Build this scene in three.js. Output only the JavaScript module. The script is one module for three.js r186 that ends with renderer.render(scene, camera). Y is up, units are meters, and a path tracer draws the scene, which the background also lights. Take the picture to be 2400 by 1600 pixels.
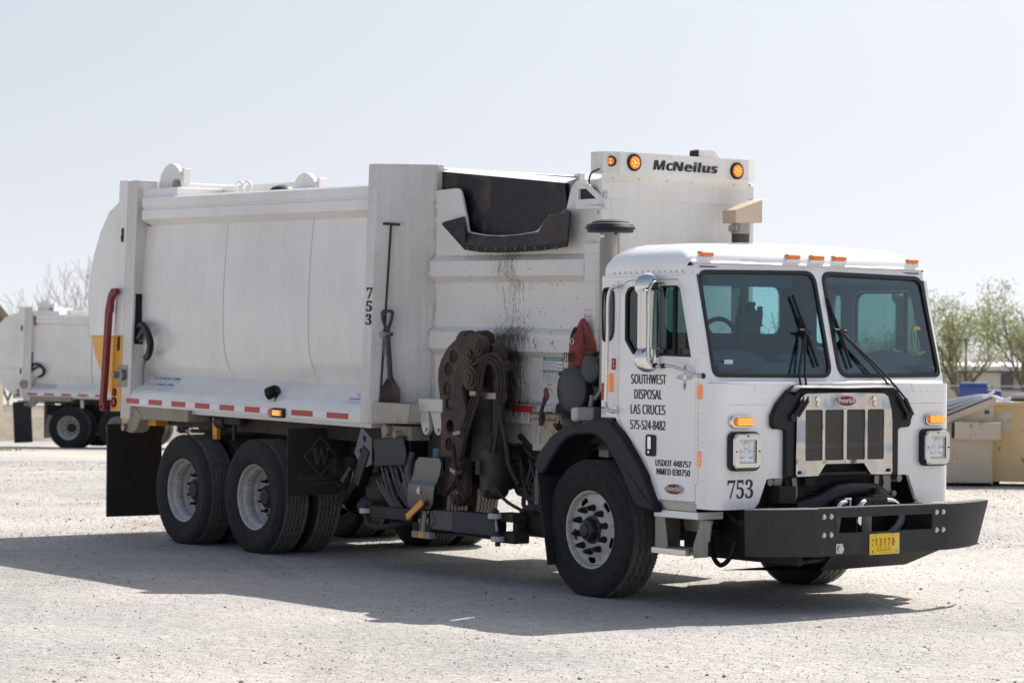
import * as THREE from 'three';
import { RoundedBoxGeometry } from 'three/addons/geometries/RoundedBoxGeometry.js';
import { mergeGeometries, toCreasedNormals, mergeVertices } from 'three/addons/utils/BufferGeometryUtils.js';
import { ImprovedNoise } from 'three/addons/math/ImprovedNoise.js';
import { FontLoader } from 'three/addons/loaders/FontLoader.js';

// ---------------------------------------------------------------- camera, sky, sun, exposure
// x runs along the near truck (front = +x), y is up, z points to the side of the truck that faces the camera
const scene = new THREE.Scene();
const W = 1024, H = 682;
const camera = new THREE.PerspectiveCamera(14.857, W / H, 0.5, 6000);
camera.rotation.order = 'YXZ';
camera.position.set(15.7145, 1.8838, 13.5622);
camera.rotation.set(0.0028, 0.9337, 0.0081);
camera.focus = 17.2; camera.userData.fStop = 4.5;
const renderer = new THREE.WebGLRenderer({ antialias: true });
renderer.setSize(W, H);
renderer.toneMapping = THREE.LinearToneMapping;
const EXPOSURE = 1.45;
renderer.toneMappingExposure = EXPOSURE;
renderer.shadowMap.enabled = true;
const SUN = new THREE.Vector3(-0.29, 1, -0.80).normalize();
const sun = new THREE.DirectionalLight(new THREE.Color(1, 0.95, 0.88), 5.0);
sun.position.copy(SUN).multiplyScalar(60); sun.castShadow = true; sun.shadow.radius = 1;
sun.shadow.mapSize.set(4096, 4096);
Object.assign(sun.shadow.camera, { left: -60, right: 60, top: 60, bottom: -60, near: 1, far: 200 });
scene.add(sun, sun.target);
const mix = THREE.MathUtils.lerp, clamp = THREE.MathUtils.clamp, sstep = THREE.MathUtils.smoothstep;
{ // clear hazy desert sky: milky at the horizon, blue overhead, a pale glow round the sun
  const w = 512, h = 256, data = new Float32Array(w * h * 4), d = new THREE.Vector3();
  const hor = [0.67, 0.70, 0.755], zen = [0.12, 0.19, 0.35], K = 1 / EXPOSURE;
  for (let j = 0; j < h; j++) for (let i = 0; i < w; i++) {
    const el = ((j + 0.5) / h - 0.5) * Math.PI, az = ((i + 0.5) / w - 0.5) * 2 * Math.PI;
    d.set(Math.cos(az) * Math.cos(el), Math.sin(el), Math.sin(az) * Math.cos(el));
    const up = 1 - Math.max(0, d.y), a = Math.acos(clamp(d.dot(SUN), -1, 1)), g0 = 11 * Math.exp(-a / 0.236), glow = g0 / Math.sqrt(1 + (g0 / 2.2) ** 2);
    for (let c = 0; c < 3; c++) data[(j * w + i) * 4 + c] = K * (d.y < -0.03 ? [0.5, 0.46, 0.42][c] : mix(zen[c], hor[c], Math.pow(up, [2.3, 2.15, 1.95][c])) + 0.14 * Math.pow(up, 22) + glow * [1, 0.98, 0.94][c]);
    data[(j * w + i) * 4 + 3] = 1;
  }
  const t = new THREE.DataTexture(data, w, h, THREE.RGBAFormat, THREE.FloatType);
  t.mapping = THREE.EquirectangularReflectionMapping; t.magFilter = t.minFilter = THREE.LinearFilter; t.needsUpdate = true;
  scene.background = t; scene.environment = t;
}

// ---------------------------------------------------------------- helpers
let seed = 12345;
const rnd = () => ((seed = (Math.imul(seed, 1664525) + 1013904223) >>> 0) / 4294967296);
const rr = (a, b) => a + (b - a) * rnd();
const perlin = new ImprovedNoise();
const fbm = (x, y, z, n = 4) => { let s = 0, a = 0.5; for (let i = 0; i < n; i++) { s += a * perlin.noise(x, y, z + i * 7.3); x *= 2.03; y *= 2.03; a *= 0.5; } return s; };
const V = (x, y, z) => new THREE.Vector3(x, y, z);
const col = (r, g, b) => new THREE.Color().setRGB(r, g, b);
const toS = (l) => { l = clamp(l, 0, 1); return Math.round(255 * (l <= 0.0031308 ? 12.92 * l : 1.055 * Math.pow(l, 1 / 2.4) - 0.055)); };
function tex(w, h, fn, srgb = true, rx = 1, ry = 1) { // fn gives linear rgb for pixel (x, y)
  const d = new Uint8Array(w * h * 4);
  for (let y = 0; y < h; y++) for (let x = 0; x < w; x++) {
    const c = fn(x, y), o = (y * w + x) * 4;
    for (let k = 0; k < 3; k++) d[o + k] = srgb ? toS(c[k]) : Math.round(255 * clamp(c[k], 0, 1));
    d[o + 3] = 255;
  }
  const t = new THREE.DataTexture(d, w, h); t.wrapS = t.wrapT = THREE.RepeatWrapping; t.magFilter = THREE.LinearFilter; t.minFilter = THREE.LinearMipmapLinearFilter;
  if (srgb) t.colorSpace = THREE.SRGBColorSpace; t.repeat.set(1 / rx, 1 / ry); t.needsUpdate = true; return t;
}
// periodic noise on a lattice of n cells, so that tiles join
const lattice = new Float32Array(65536); for (let i = 0; i < 65536; i++) lattice[i] = rnd();
function pnoise(x, y, nx, ny, s = 0) {
  x *= nx; y *= ny; const xi = Math.floor(x), yi = Math.floor(y), f = x - xi, g = y - yi, u = f * f * (3 - 2 * f), v = g * g * (3 - 2 * g);
  const L = (a, b) => lattice[(((a % nx + nx) % nx) * 257 + ((b % ny + ny) % ny) * 31 + s * 977) & 65535];
  return mix(mix(L(xi, yi), L(xi + 1, yi), u), mix(L(xi, yi + 1), L(xi + 1, yi + 1), u), v);
}
function canvasTex(w, h, draw) { const c = document.createElement('canvas'); c.width = w; c.height = h; draw(c.getContext('2d'), w, h); const t = new THREE.CanvasTexture(c); t.colorSpace = THREE.SRGBColorSpace; t.magFilter = THREE.LinearFilter; return t; }
const std = (o) => new THREE.MeshStandardMaterial(o), phys = (o) => new THREE.MeshPhysicalMaterial(o);

let SHEAR = false; // the truck body rides slightly nose-down, and the packer leans a little away
function lean(g) {
  if (!SHEAR) return; const p = g.attributes.position;
  for (let i = 0; i < p.count; i++) { const x = p.getX(i), y = p.getY(i), z = p.getZ(i); if (SHEAR === 'body') p.setXYZ(i, x - 0.085 + 0.0137 * (y - 2.0), y - 0.0137 * (x + 5), z - 0.024 * (y - 1.3)); else p.setY(i, y - 0.0137 * (x + 5)); }
}
function prep(g) {
  g = g.index ? g.toNonIndexed() : g.clone();
  if (!g.attributes.normal) g.computeVertexNormals();
  for (const k of Object.keys(g.attributes)) if (k !== 'position' && k !== 'normal') g.deleteAttribute(k);
  lean(g); return g;
}
function boxUV(g) { // metres, by the side each face points to
  const p = g.attributes.position, uv = new Float32Array(p.count * 2), a = V(), b = V(), c = V();
  for (let i = 0; i < p.count; i += 3) {
    a.fromBufferAttribute(p, i); b.fromBufferAttribute(p, i + 1); c.fromBufferAttribute(p, i + 2);
    const n = b.clone().sub(a).cross(c.clone().sub(a)), ax = Math.abs(n.x), ay = Math.abs(n.y), az = Math.abs(n.z);
    for (let k = 0; k < 3; k++) {
      const x = p.getX(i + k), y = p.getY(i + k), z = p.getZ(i + k);
      const [u, v] = ay > ax && ay > az ? [x, z] : ax > az ? [z, y] : [x, y];
      uv[(i + k) * 2] = u; uv[(i + k) * 2 + 1] = v;
    }
  }
  g.setAttribute('uv', new THREE.BufferAttribute(uv, 2)); return g;
}
function shadows(o) { o.castShadow = o.receiveShadow = true; return o; }
function merged(list) { const l = (Array.isArray(list) ? list : [list]).map(prep); return boxUV(l.length > 1 ? mergeGeometries(l) : l[0]); }
function M(name, geoms, mat, parent, label) {
  const m = shadows(new THREE.Mesh(merged(geoms), mat)); m.name = name; if (label) m.userData.label = label; parent.add(m); return m;
}
function G(name, parent, label) { const g = new THREE.Group(); g.name = name; if (label) g.userData.label = label; parent.add(g); return g; }
const names = {};
function numbered(n) { const k = names[n] = (names[n] ?? -1) + 1; return k ? n + '_' + String(k).padStart(3, '0') : n; }
function thing(name, label, category, group) { const g = new THREE.Group(); g.name = numbered(name); g.userData = { label, category }; if (group) g.userData.group = group; scene.add(g); return g; }
function ground_(m, name, kind = 'structure') { m.name = name; m.userData.kind = kind; shadows(m); scene.add(m); return m; }
const at = (g, x, y, z, rx = 0, ry = 0, rz = 0) => g.applyMatrix4(new THREE.Matrix4().makeRotationFromEuler(new THREE.Euler(rx, ry, rz))).translate(x, y, z);
const bx = (w, h, d, x, y, z, rx, ry, rz) => at(new THREE.BoxGeometry(w, h, d), x, y, z, rx, ry, rz);
const rb = (w, h, d, r, x, y, z, rx, ry, rz) => at(new RoundedBoxGeometry(w, h, d, 2, Math.min(r, w / 2.01, h / 2.01, d / 2.01)), x, y, z, rx, ry, rz);
const span = (x0, x1, y0, y1, z0, z1) => bx(x1 - x0, y1 - y0, z1 - z0, (x0 + x1) / 2, (y0 + y1) / 2, (z0 + z1) / 2);
const rspan = (x0, x1, y0, y1, z0, z1, r = 0.008) => rb(x1 - x0, y1 - y0, z1 - z0, r, (x0 + x1) / 2, (y0 + y1) / 2, (z0 + z1) / 2);
const tube = (pts, r, seg = 40, rad = 8, tension) => new THREE.TubeGeometry(new THREE.CatmullRomCurve3(pts.map((p) => V(...p)), false, tension === undefined ? 'centripetal' : 'catmullrom', tension ?? 0.5), seg, r, rad);
function rod(p, q, r, r2 = r, n = 12) { const a = V(...p), b = V(...q), d = b.clone().sub(a); const g = new THREE.CylinderGeometry(r2, r, d.length(), n); g.applyQuaternion(new THREE.Quaternion().setFromUnitVectors(V(0, 1, 0), d.clone().normalize())); return g.translate((a.x + b.x) / 2, (a.y + b.y) / 2, (a.z + b.z) / 2); }
const cyl = (r, l, axis, x, y, z, n = 24, r2 = r) => { const g = new THREE.CylinderGeometry(r2, r, l, n); if (axis === 'x') g.rotateZ(-Math.PI / 2); if (axis === 'z') g.rotateX(Math.PI / 2); return g.translate(x, y, z); };
const shape = (pts, holes = []) => { const s = new THREE.Shape(pts.map((p) => new THREE.Vector2(...p))); s.holes = holes.map((h) => new THREE.Path(h.map((p) => new THREE.Vector2(...p)))); return s; };
const roundPts = (x0, x1, y0, y1, r, n = 5) => { const o = []; [[x1 - r, y1 - r, 0], [x0 + r, y1 - r, 1], [x0 + r, y0 + r, 2], [x1 - r, y0 + r, 3]].forEach(([cx, cy, q]) => { for (let i = 0; i <= n; i++) { const a = (q + i / n) * Math.PI / 2; o.push([cx + r * Math.cos(a), cy + r * Math.sin(a)]); } }); return o; };
const circPts = (cx, cy, r, n = 20, ry = r) => Array.from({ length: n }, (_, i) => [cx + r * Math.cos(i / n * 2 * Math.PI), cy + ry * Math.sin(i / n * 2 * Math.PI)]);
function filletPts(pts, r, n = 4) { // rounds the corners of a polygon; r a number or a list
  const o = [], m = pts.length;
  pts.forEach((p, i) => {
    const R = Array.isArray(r) ? r[i] : r, a = pts[(i + m - 1) % m], b = pts[(i + 1) % m];
    const u = new THREE.Vector2(a[0] - p[0], a[1] - p[1]), v = new THREE.Vector2(b[0] - p[0], b[1] - p[1]), d = Math.min(R, u.length() * 0.45, v.length() * 0.45);
    if (d < 1e-4) { o.push(p); return; } u.normalize().multiplyScalar(d); v.normalize().multiplyScalar(d);
    for (let k = 0; k <= n; k++) { const t = k / n, s = 1 - t; o.push([p[0] + u.x * s * s + v.x * t * t, p[1] + u.y * s * s + v.y * t * t]); }
  }); return o;
}
// a plate drawn in x-y and given thickness along z: outer face at z1
const plate = (pts, z0, z1, holes = [], bevel = 0) => { const g = new THREE.ExtrudeGeometry(shape(pts, holes), { depth: z1 - z0 - 2 * bevel, bevelEnabled: bevel > 0, bevelSize: bevel, bevelOffset: -bevel, bevelThickness: bevel, bevelSegments: 2, curveSegments: 8 }); return g.translate(0, 0, z0 + bevel); };
// a plate drawn in z-y (z to the left as seen from the front) with its front face at x1
const frontPlate = (pts, x0, x1, holes = [], bevel = 0) => { const f = (l) => l.map(([z, y]) => [-z, y]); const g = plate(f(pts), 0, x1 - x0, holes.map(f), bevel); return g.rotateY(Math.PI / 2).translate(x0, 0, 0); };
const mirrorZ = (g) => { g = g.index ? g.toNonIndexed() : g.clone(); const p = g.attributes.position; for (let i = 0; i < p.count; i++) p.setZ(i, -p.getZ(i)); for (let i = 0; i < p.count; i += 3) { const t = [p.getX(i), p.getY(i), p.getZ(i)]; p.setXYZ(i, p.getX(i + 1), p.getY(i + 1), p.getZ(i + 1)); p.setXYZ(i + 1, ...t); } if (g.attributes.normal) { const n = g.attributes.normal; for (let i = 0; i < n.count; i++) n.setZ(i, -n.getZ(i)); for (let i = 0; i < n.count; i += 3) { const t = [n.getX(i), n.getY(i), n.getZ(i)]; n.setXYZ(i, n.getX(i + 1), n.getY(i + 1), n.getZ(i + 1)); n.setXYZ(i + 1, ...t); } } return g; };
// skin between rows of points (rows of equal length)
function skin(rows, closed = false, crease = 0.6) {
  const p = [], idx = [], m = rows[0].length; rows.forEach((r) => r.forEach((q) => p.push(...q)));
  for (let i = 0; i < rows.length - 1; i++) for (let j = 0; j < (closed ? m : m - 1); j++) { const a = i * m + j, b = i * m + (j + 1) % m, c = a + m, d = b + m; idx.push(a, b, d, a, d, c); }
  const g = new THREE.BufferGeometry(); g.setAttribute('position', new THREE.Float32BufferAttribute(p, 3)); g.setIndex(idx); g.computeVertexNormals(); return crease ? toCreasedNormals(g, crease) : g;
}
// a sheet with thickness from a skin
function decal(name, w, h, x, y, z, mat, parent, axis = 'z', rx = 0) {
  const g = new THREE.PlaneGeometry(w, h); if (rx) g.rotateX(rx); if (axis === 'x') g.rotateY(Math.PI / 2); g.translate(x, y, z);
  lean(g);
  const m = shadows(new THREE.Mesh(g, mat)); m.name = name; parent.add(m); return m;
}
const loader = new FontLoader(), font = {};
for (const k of ['sans_bold', 'sans_regular', 'serif_bold', 'serif_regular']) font[k] = await loader.loadAsync('fonts/droid/droid_' + k + '.typeface.json');
function text(str, w, h, f = 'sans_bold', skew = 0) { // flat letters w x h metres, centred, facing +z
  const g = new THREE.ShapeGeometry(font[f].generateShapes(str, 1), 6); g.computeBoundingBox(); const b = g.boundingBox;
  g.translate(-(b.min.x + b.max.x) / 2, -(b.min.y + b.max.y) / 2, 0).scale(w / (b.max.x - b.min.x) / (1 + 0), h / (b.max.y - b.min.y), 1);
  if (skew) { const p = g.attributes.position; for (let i = 0; i < p.count; i++) p.setX(i, p.getX(i) + p.getY(i) * skew); }
  return g;
}
function arcText(str, r, size, mid, f = 'sans_bold', depth = 0.003, sx = 1) { // raised letters round a tyre wall, facing +z
  const out = []; let total = 0; const adv = [...str].map((c) => (c === ' ' ? 0.35 : font[f].data.glyphs[c].ha / font[f].data.resolution) * size * 1.39 * sx); adv.forEach((a) => total += a);
  let s = -total / 2;
  [...str].forEach((c, i) => { if (c !== ' ') { const g = new THREE.ExtrudeGeometry(font[f].generateShapes(c, size), { depth, bevelEnabled: false, curveSegments: 3 }); g.scale(sx, 1, 1).translate(-adv[i] / 2, 0, 0); const a = mid - (s + adv[i] / 2) / r; g.translate(0, r, 0).rotateZ(a - Math.PI / 2); out.push(g); } s += adv[i]; });
  return out;
}

// ---------------------------------------------------------------- materials
const dirtW = (base, amp, tint) => tex(512, 512, (x, y) => { // road film on white paint: fine vertical runs and dusty patches
  const u = x / 512, v = y / 512, runs = pnoise(u, v, 90, 3, 1) * 0.6 + pnoise(u, v, 200, 5, 2) * 0.4, patch = pnoise(u, v, 5, 4, 3) * 0.6 + pnoise(u, v, 13, 11, 4) * 0.4, grain = pnoise(u, v, 180, 180, 5);
  const k = clamp((runs * 0.38 + patch * 0.75 + grain * 0.25 - 0.43), 0, 1) * amp; return base.map((b, i) => b * (1 - k * tint[i]));
}, true, 2.6, 2.6);
const dentTex = tex(256, 256, (x, y) => { const u = x / 256, v = y / 256, k = 0.6 * pnoise(u, v, 5, 4, 70) + 0.3 * pnoise(u, v, 11, 9, 71) + 0.1 * pnoise(u, v, 26, 26, 72); return [k, k, k]; }, false, 3.1, 3.1);
const white = phys({ map: dirtW([0.83, 0.815, 0.785], 0.24, [0.9, 1, 1.18]), roughness: 0.42, clearcoat: 0.5, clearcoatRoughness: 0.12, bumpMap: dentTex, bumpScale: 0.010 });
const cabWhite = phys({ map: dirtW([0.91, 0.90, 0.885], 0.10, [0.9, 1, 1.2]), bumpMap: dentTex, bumpScale: 0.003, roughness: 0.3, ior: 1.8, clearcoat: 1, clearcoatRoughness: 0.05 });
const whiteDirty = phys({ map: dirtW([0.72, 0.70, 0.67], 0.45, [0.9, 1, 1.12]), roughness: 0.5, clearcoat: 0.25, clearcoatRoughness: 0.25 });
const beige = std({ map: dirtW([0.40, 0.35, 0.28], 0.6, [0.9, 1, 1.1]), roughness: 0.7 });
const chrome = std({ color: col(0.72, 0.72, 0.71), metalness: 1, roughness: 0.07 });
const bezelMat = std({ color: col(0.60, 0.60, 0.59), metalness: 1, roughness: 0.12 });
const guardSteel = std({ color: col(0.15, 0.145, 0.14), metalness: 0.85, roughness: 0.33, roughnessMap: null });
const brushTex = tex(256, 256, (x, y) => { const k = 0.55 + 0.25 * pnoise(x / 256, y / 256, 120, 6, 6) + 0.2 * pnoise(x / 256, y / 256, 9, 9, 7); return [k, k, k]; }, false, 0.5, 0.5);
const stainless = std({ color: col(0.36, 0.345, 0.33), metalness: 1, roughness: 0.42, roughnessMap: brushTex });
const polished = std({ color: col(0.66, 0.645, 0.61), metalness: 1, roughness: 0.15 });
const wavy = tex(256, 256, (x, y) => { const u = x / 256, v = y / 256, k = 0.65 * pnoise(u, v, 4, 3, 73) + 0.35 * pnoise(u, v, 9, 7, 74); return [k, k, k]; }, false, 0.6, 0.6);
const grilleSteel = std({ color: col(0.52, 0.505, 0.48), metalness: 1, roughness: 0.12, bumpMap: wavy, bumpScale: 0.055 });
const meshSteel = std({ color: col(0.15, 0.143, 0.133), metalness: 0.9, roughness: 0.4 });
const dullSteel = std({ color: col(0.11, 0.105, 0.10), metalness: 0.5, roughness: 0.55 });
const alu = std({ color: col(0.36, 0.35, 0.335), metalness: 0.8, roughness: 0.45, map: dirtW([0.95, 0.93, 0.9], 0.5, [0.9, 1, 1.1]) });
const black = phys({ color: col(0.009, 0.010, 0.013), roughness: 0.45, specularIntensity: 0.7 });
const blackMatte = std({ map: tex(256, 256, (x, y) => { const k = 0.008 + 0.009 * pnoise(x / 256, y / 256, 8, 8, 8) + 0.012 * pnoise(x / 256, y / 256, 90, 90, 9); return [k * 1.05, k, k * 0.98]; }, true, 1, 1), roughness: 0.75 });
const rubber = std({ map: tex(256, 256, (x, y) => { const k = 0.005 + 0.008 * pnoise(x / 256, y / 256, 14, 14, 10) + 0.006 * pnoise(x / 256, y / 256, 100, 100, 11); return [k * 1.08, k, k * 0.95]; }, true, 0.7, 0.7), roughness: 0.8 });
const treadMat = std({ map: tex(256, 256, (x, y) => { const k = 0.075 + 0.05 * pnoise(x / 256, y / 256, 12, 12, 12) + 0.04 * pnoise(x / 256, y / 256, 110, 110, 13); return [k * 1.06, k, k * 0.92]; }, true, 0.6, 0.6), roughness: 0.92 });
const gap = std({ color: col(0.008, 0.008, 0.009), roughness: 0.8 });
const gasket = std({ color: col(0.012, 0.012, 0.013), roughness: 0.55 });
const steelDark = std({ map: tex(256, 256, (x, y) => { const a = pnoise(x / 256, y / 256, 10, 10, 14), b = pnoise(x / 256, y / 256, 60, 60, 15); const k = 0.03 + 0.05 * a * b; return [k * 1.15, k, k * 0.85]; }, true, 0.8, 0.8), roughness: 0.7, metalness: 0.3 });
const chassisMat = std({ color: col(0.02, 0.018, 0.017), roughness: 0.8 });
const rust = std({ map: tex(512, 512, (x, y) => { const u = x / 512, v = y / 512, a = pnoise(u, v, 6, 6, 16) * 0.5 + pnoise(u, v, 17, 17, 17) * 0.3 + pnoise(u, v, 70, 70, 18) * 0.2, s = sstep(pnoise(u, v, 60, 60, 19) * pnoise(u, v, 9, 5, 20), 0.55, 0.75); return [mix(0.030, 0.125, a) + 0.12 * s, mix(0.024, 0.088, a) + 0.105 * s, mix(0.019, 0.062, a) + 0.09 * s]; }, true, 0.9, 0.9), roughness: 0.72, metalness: 0.25, bumpMap: tex(256, 256, (x, y) => { const k = pnoise(x / 256, y / 256, 50, 50, 21) * 0.6 + pnoise(x / 256, y / 256, 14, 14, 22) * 0.4; return [k, k, k]; }, false, 0.5, 0.5), bumpScale: 0.004 });
const slideMat = std({ map: tex(512, 512, (x, y) => { const u = x / 512, v = y / 512, sc = sstep(pnoise(u, v, 6, 5, 23) * 0.6 + pnoise(u, v, 19, 15, 24) * 0.4, 0.56, 0.72), sp = sstep(pnoise(u, v, 90, 40, 25), 0.86, 0.95), st = pnoise(u, v, 110, 4, 26); const b = 0.004 + 0.007 * st; return [b + 0.04 * sc + 0.022 * sp, b * 1.15 + 0.024 * sc + 0.022 * sp, b * 1.7 + 0.014 * sc + 0.024 * sp]; }, true, 1.4, 1.4), roughness: 0.55, metalness: 0.1 });
const yellow = phys({ color: col(0.78, 0.36, 0.012), roughness: 0.45, clearcoat: 0.4, clearcoatRoughness: 0.2 });
const redPaint = std({ color: col(0.20, 0.022, 0.028), roughness: 0.55 });
const redTape = std({ color: col(0.50, 0.035, 0.03), roughness: 0.35 });
const whiteTape = std({ color: col(0.86, 0.86, 0.87), roughness: 0.35 });
const ink = std({ color: col(0.013, 0.014, 0.015), roughness: 0.5 });
const inkGreen = std({ color: col(0.016, 0.03, 0.026), roughness: 0.5 });
const glassTint = phys({ color: col(0.72, 0.87, 0.88), transmission: 1, thickness: 0, roughness: 0, ior: 1.62, specularIntensity: 1 });
const glassDark = phys({ color: col(0.42, 0.55, 0.53), transmission: 1, thickness: 0, roughness: 0, ior: 1.52 });
const lensClear = phys({ color: col(0.95, 0.96, 0.97), transmission: 1, thickness: 0, roughness: 0.03, ior: 1.5 });
const amber = phys({ color: col(0.85, 0.22, 0.01), roughness: 0.2, clearcoat: 1, clearcoatRoughness: 0.03, emissive: col(0.75, 0.17, 0.0), emissiveIntensity: 0.25 });
const amberLed = std({ color: col(1, 0.55, 0.1), emissive: col(1, 0.5, 0.06), emissiveIntensity: 0.9, roughness: 0.3 });
const redLens = phys({ color: col(0.45, 0.02, 0.03), roughness: 0.25, clearcoat: 1, clearcoatRoughness: 0.05 });
const badgeRed = std({ color: col(0.22, 0.012, 0.02), roughness: 0.35 });
const cabinMat = std({ color: col(0.058, 0.082, 0.100), roughness: 0.8 });
const cabinDark = std({ color: col(0.012, 0.013, 0.014), roughness: 0.7 });
const letterRubber = std({ color: col(0.030, 0.028, 0.026), roughness: 0.7 });
const rimWhite = std({ map: tex(256, 256, (x, y) => { const u = x / 256, v = y / 256, a = pnoise(u, v, 7, 7, 27) * 0.6 + pnoise(u, v, 30, 30, 28) * 0.4, s = sstep(pnoise(u, v, 26, 26, 29), 0.8, 0.93); return [0.62 - 0.2 * a - 0.2 * s, 0.60 - 0.21 * a - 0.22 * s, 0.57 - 0.22 * a - 0.24 * s]; }, true, 0.5, 0.5), roughness: 0.55, metalness: 0.1 });
const hubDark = std({ color: col(0.03, 0.028, 0.026), roughness: 0.55, metalness: 0.4 });
const bolt = std({ color: col(0.55, 0.53, 0.5), metalness: 0.9, roughness: 0.35 });
const greyPlastic = std({ color: col(0.055, 0.053, 0.054), roughness: 0.65 });
const redCloth = std({ map: tex(256, 256, (x, y) => { const a = pnoise(x / 256, y / 256, 9, 9, 30), b = pnoise(x / 256, y / 256, 40, 40, 31); const k = 0.6 + 0.35 * a + 0.2 * b; return [0.27 * k, 0.055 * k, 0.045 * k]; }, true, 0.5, 0.5), roughness: 0.85 });
// ================================================================ THE NEAR TRUCK
const truck = thing('garbage_truck', 'large white side-loading garbage truck in front, numbered 753, with black bumper and yellow licence plate', 'garbage truck');

// ---------------------------------------------------------------- wheels
function revolve(prof, seg, zig = 0, nz = 48, flat = -0.51) { // profile [r, z, share of zigzag] turned round z
  const rows = [];
  for (let i = 0; i <= seg; i++) {
    const a = i / seg * 2 * Math.PI, t = Math.abs(((i * nz / seg) % 2) - 1) * 2 - 1;
    rows.push(prof.map(([r, z, k = 0]) => [r * Math.cos(a), Math.max(r * Math.sin(a), flat), z + t * zig * k]));
  }
  return skin(rows, false, 0.55);
}
function makeWheel(kind) {
  const w = new THREE.Group(); w.name = 'wheel';
  const front = kind === 'front', hw = 0.15;
  const side = (s) => [[0.292, 0.115], [0.300, 0.135], [0.318, 0.146], [0.335, 0.149], [0.338, 0.1465], [0.352, 0.150], [0.40, 0.156], [0.44, 0.157], [0.443, 0.1545], [0.447, 0.157], [0.47, 0.153], [0.473, 0.150], [0.478, 0.151], [0.502, 0.145], [0.505, 0.142], [0.512, 0.139], [0.524, 0.131], [0.531, 0.121]].map(([r, z]) => [r, s * z]);
  const groove = (z) => [[0.531, z + 0.008, 1], [0.513, z + 0.006, 1], [0.513, z - 0.006, 1], [0.531, z - 0.008, 1]];
  const fine = (z) => [[0.531, z + 0.0025, 1], [0.524, z + 0.001, 1], [0.524, z - 0.001, 1], [0.531, z - 0.0025, 1]];
  const tread = front ? [[0.531, 0.121], ...groove(0.062), ...groove(0.0), ...groove(-0.062), [0.531, -0.121]] : [[0.531, 0.121], ...groove(0.078), ...groove(0.04), ...groove(0.0), ...groove(-0.04), ...groove(-0.078), [0.531, -0.121]];
  M('tyre', [revolve(side(1), 120), revolve(side(-1).reverse(), 120)], rubber, w);
  const L = (...a) => arcText(...a).map((g) => g.translate(0, 0, 0.1555));
  M('sidewall_lettering', front ? [...L('MICHELIN', 0.40, 0.05, 0.95, 'sans_bold', 0.0035, 1.25), ...L('MICHELIN', 0.40, 0.05, 3.9, 'sans_bold', 0.0035, 1.25)] : [...L('315/80 R 22.5', 0.40, 0.042, 1.45), ...L('Continental', 0.40, 0.048, -0.45, 'sans_bold', 0.003, 0.9), ...L('Conti CityService HA3', 0.40, 0.036, 3.55)], front ? rubber : letterRubber, w);
  // small nibs round the shoulder
  const sh = []; for (let i = 0; i < 120; i++) { const a = i / 120 * 2 * Math.PI; if (0.53 * Math.sin(a) > -0.49) sh.push(bx(0.012, 0.010, 0.010, 0.527 * Math.cos(a), 0.527 * Math.sin(a), 0.1235, 0, 0, a), bx(0.012, 0.010, 0.010, 0.527 * Math.cos(a), 0.527 * Math.sin(a), -0.1235, 0, 0, a)); }
  M('tread', [revolve(tread, 192, front ? 0.010 : 0.008, front ? 72 : 96), ...(front ? sh : [])], treadMat, w);
  if (front) {
    const rim = M('rim', [
      revolve([[0.298, 0.115], [0.306, 0.129], [0.300, 0.133], [0.288, 0.127], [0.278, 0.108], [0.272, 0.085], [0.268, 0.06]], 72, 0, 2, -9),
    ], rimWhite, w);
    // disc with five hand holes, bulging towards the hub
    const holes = []; for (let i = 0; i < 5; i++) { const a = 0.85 - i * 2 * Math.PI / 5; holes.push(circPts(0, 0, 1, 14).map(([p, q]) => { const r = 0.234 + 0.028 * q, t = a + 0.20 * Math.sign(p) * Math.pow(Math.abs(p), 0.8) * 1.0; return [r * Math.cos(t), r * Math.sin(t)]; })); }
    const disc = plate(circPts(0, 0, 0.271, 72), 0.085, 0.093, holes); rim.geometry.dispose(); rim.geometry = merged([
      revolve([[0.298, 0.115], [0.306, 0.129], [0.300, 0.133], [0.288, 0.127], [0.278, 0.108], [0.272, 0.085], [0.268, 0.06]], 72, 0, 2, -9), disc,
      revolve([[0.216, 0.094], [0.209, 0.100], [0.198, 0.106], [0.10, 0.108]], 72, 0, 2, -9)]);
    M('brake_drum', [cyl(0.21, 0.10, 'z', 0, 0, -0.03, 32), cyl(0.15, 0.12, 'z', 0, 0, -0.05), cyl(0.29, 0.01, 'z', 0, 0, -0.10, 32)], chassisMat, w);
    M('hub', [revolve([[0.108, 0.107], [0.108, 0.118], [0.088, 0.124], [0.082, 0.165], [0.074, 0.176], [0.052, 0.182], [0.046, 0.196], [0.0, 0.200]], 40, 0, 2, -9)], std({ color: col(0.010, 0.012, 0.016), roughness: 0.4 }), w);
    const nut = merged([cyl(0.027, 0.016, 'z', 0, 0, 0.114, 10), cyl(0.022, 0.034, 'z', 0, 0, 0.137, 6), cyl(0.0155, 0.03, 'z', 0, 0, 0.163, 10)]);
    for (let i = 0; i < 10; i++) { const a = (i + 0.35) / 10 * 2 * Math.PI, m = shadows(new THREE.Mesh(nut, hubDark)); m.name = 'lug_nut'; m.position.set(0.1675 * Math.cos(a), 0.1675 * Math.sin(a), 0); w.add(m); }
  } else {
    M('rim', [revolve([[0.298, 0.115], [0.306, 0.129], [0.300, 0.134], [0.289, 0.127], [0.281, 0.105], [0.277, 0.085], [0.262, 0.072], [0.252, 0.055], [0.250, 0.015], [0.258, 0.002], [0.258, -0.02], [0.244, -0.035], [0.236, -0.06], [0.215, -0.072], [0.10, -0.075]], 72, 0, 2, -9)], rimWhite, w);
    M('hub', [revolve([[0.112, -0.074], [0.105, 0.0], [0.08, 0.012], [0.07, 0.03], [0.0, 0.032]], 32, 0, 2, -9)], hubDark, w);
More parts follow.
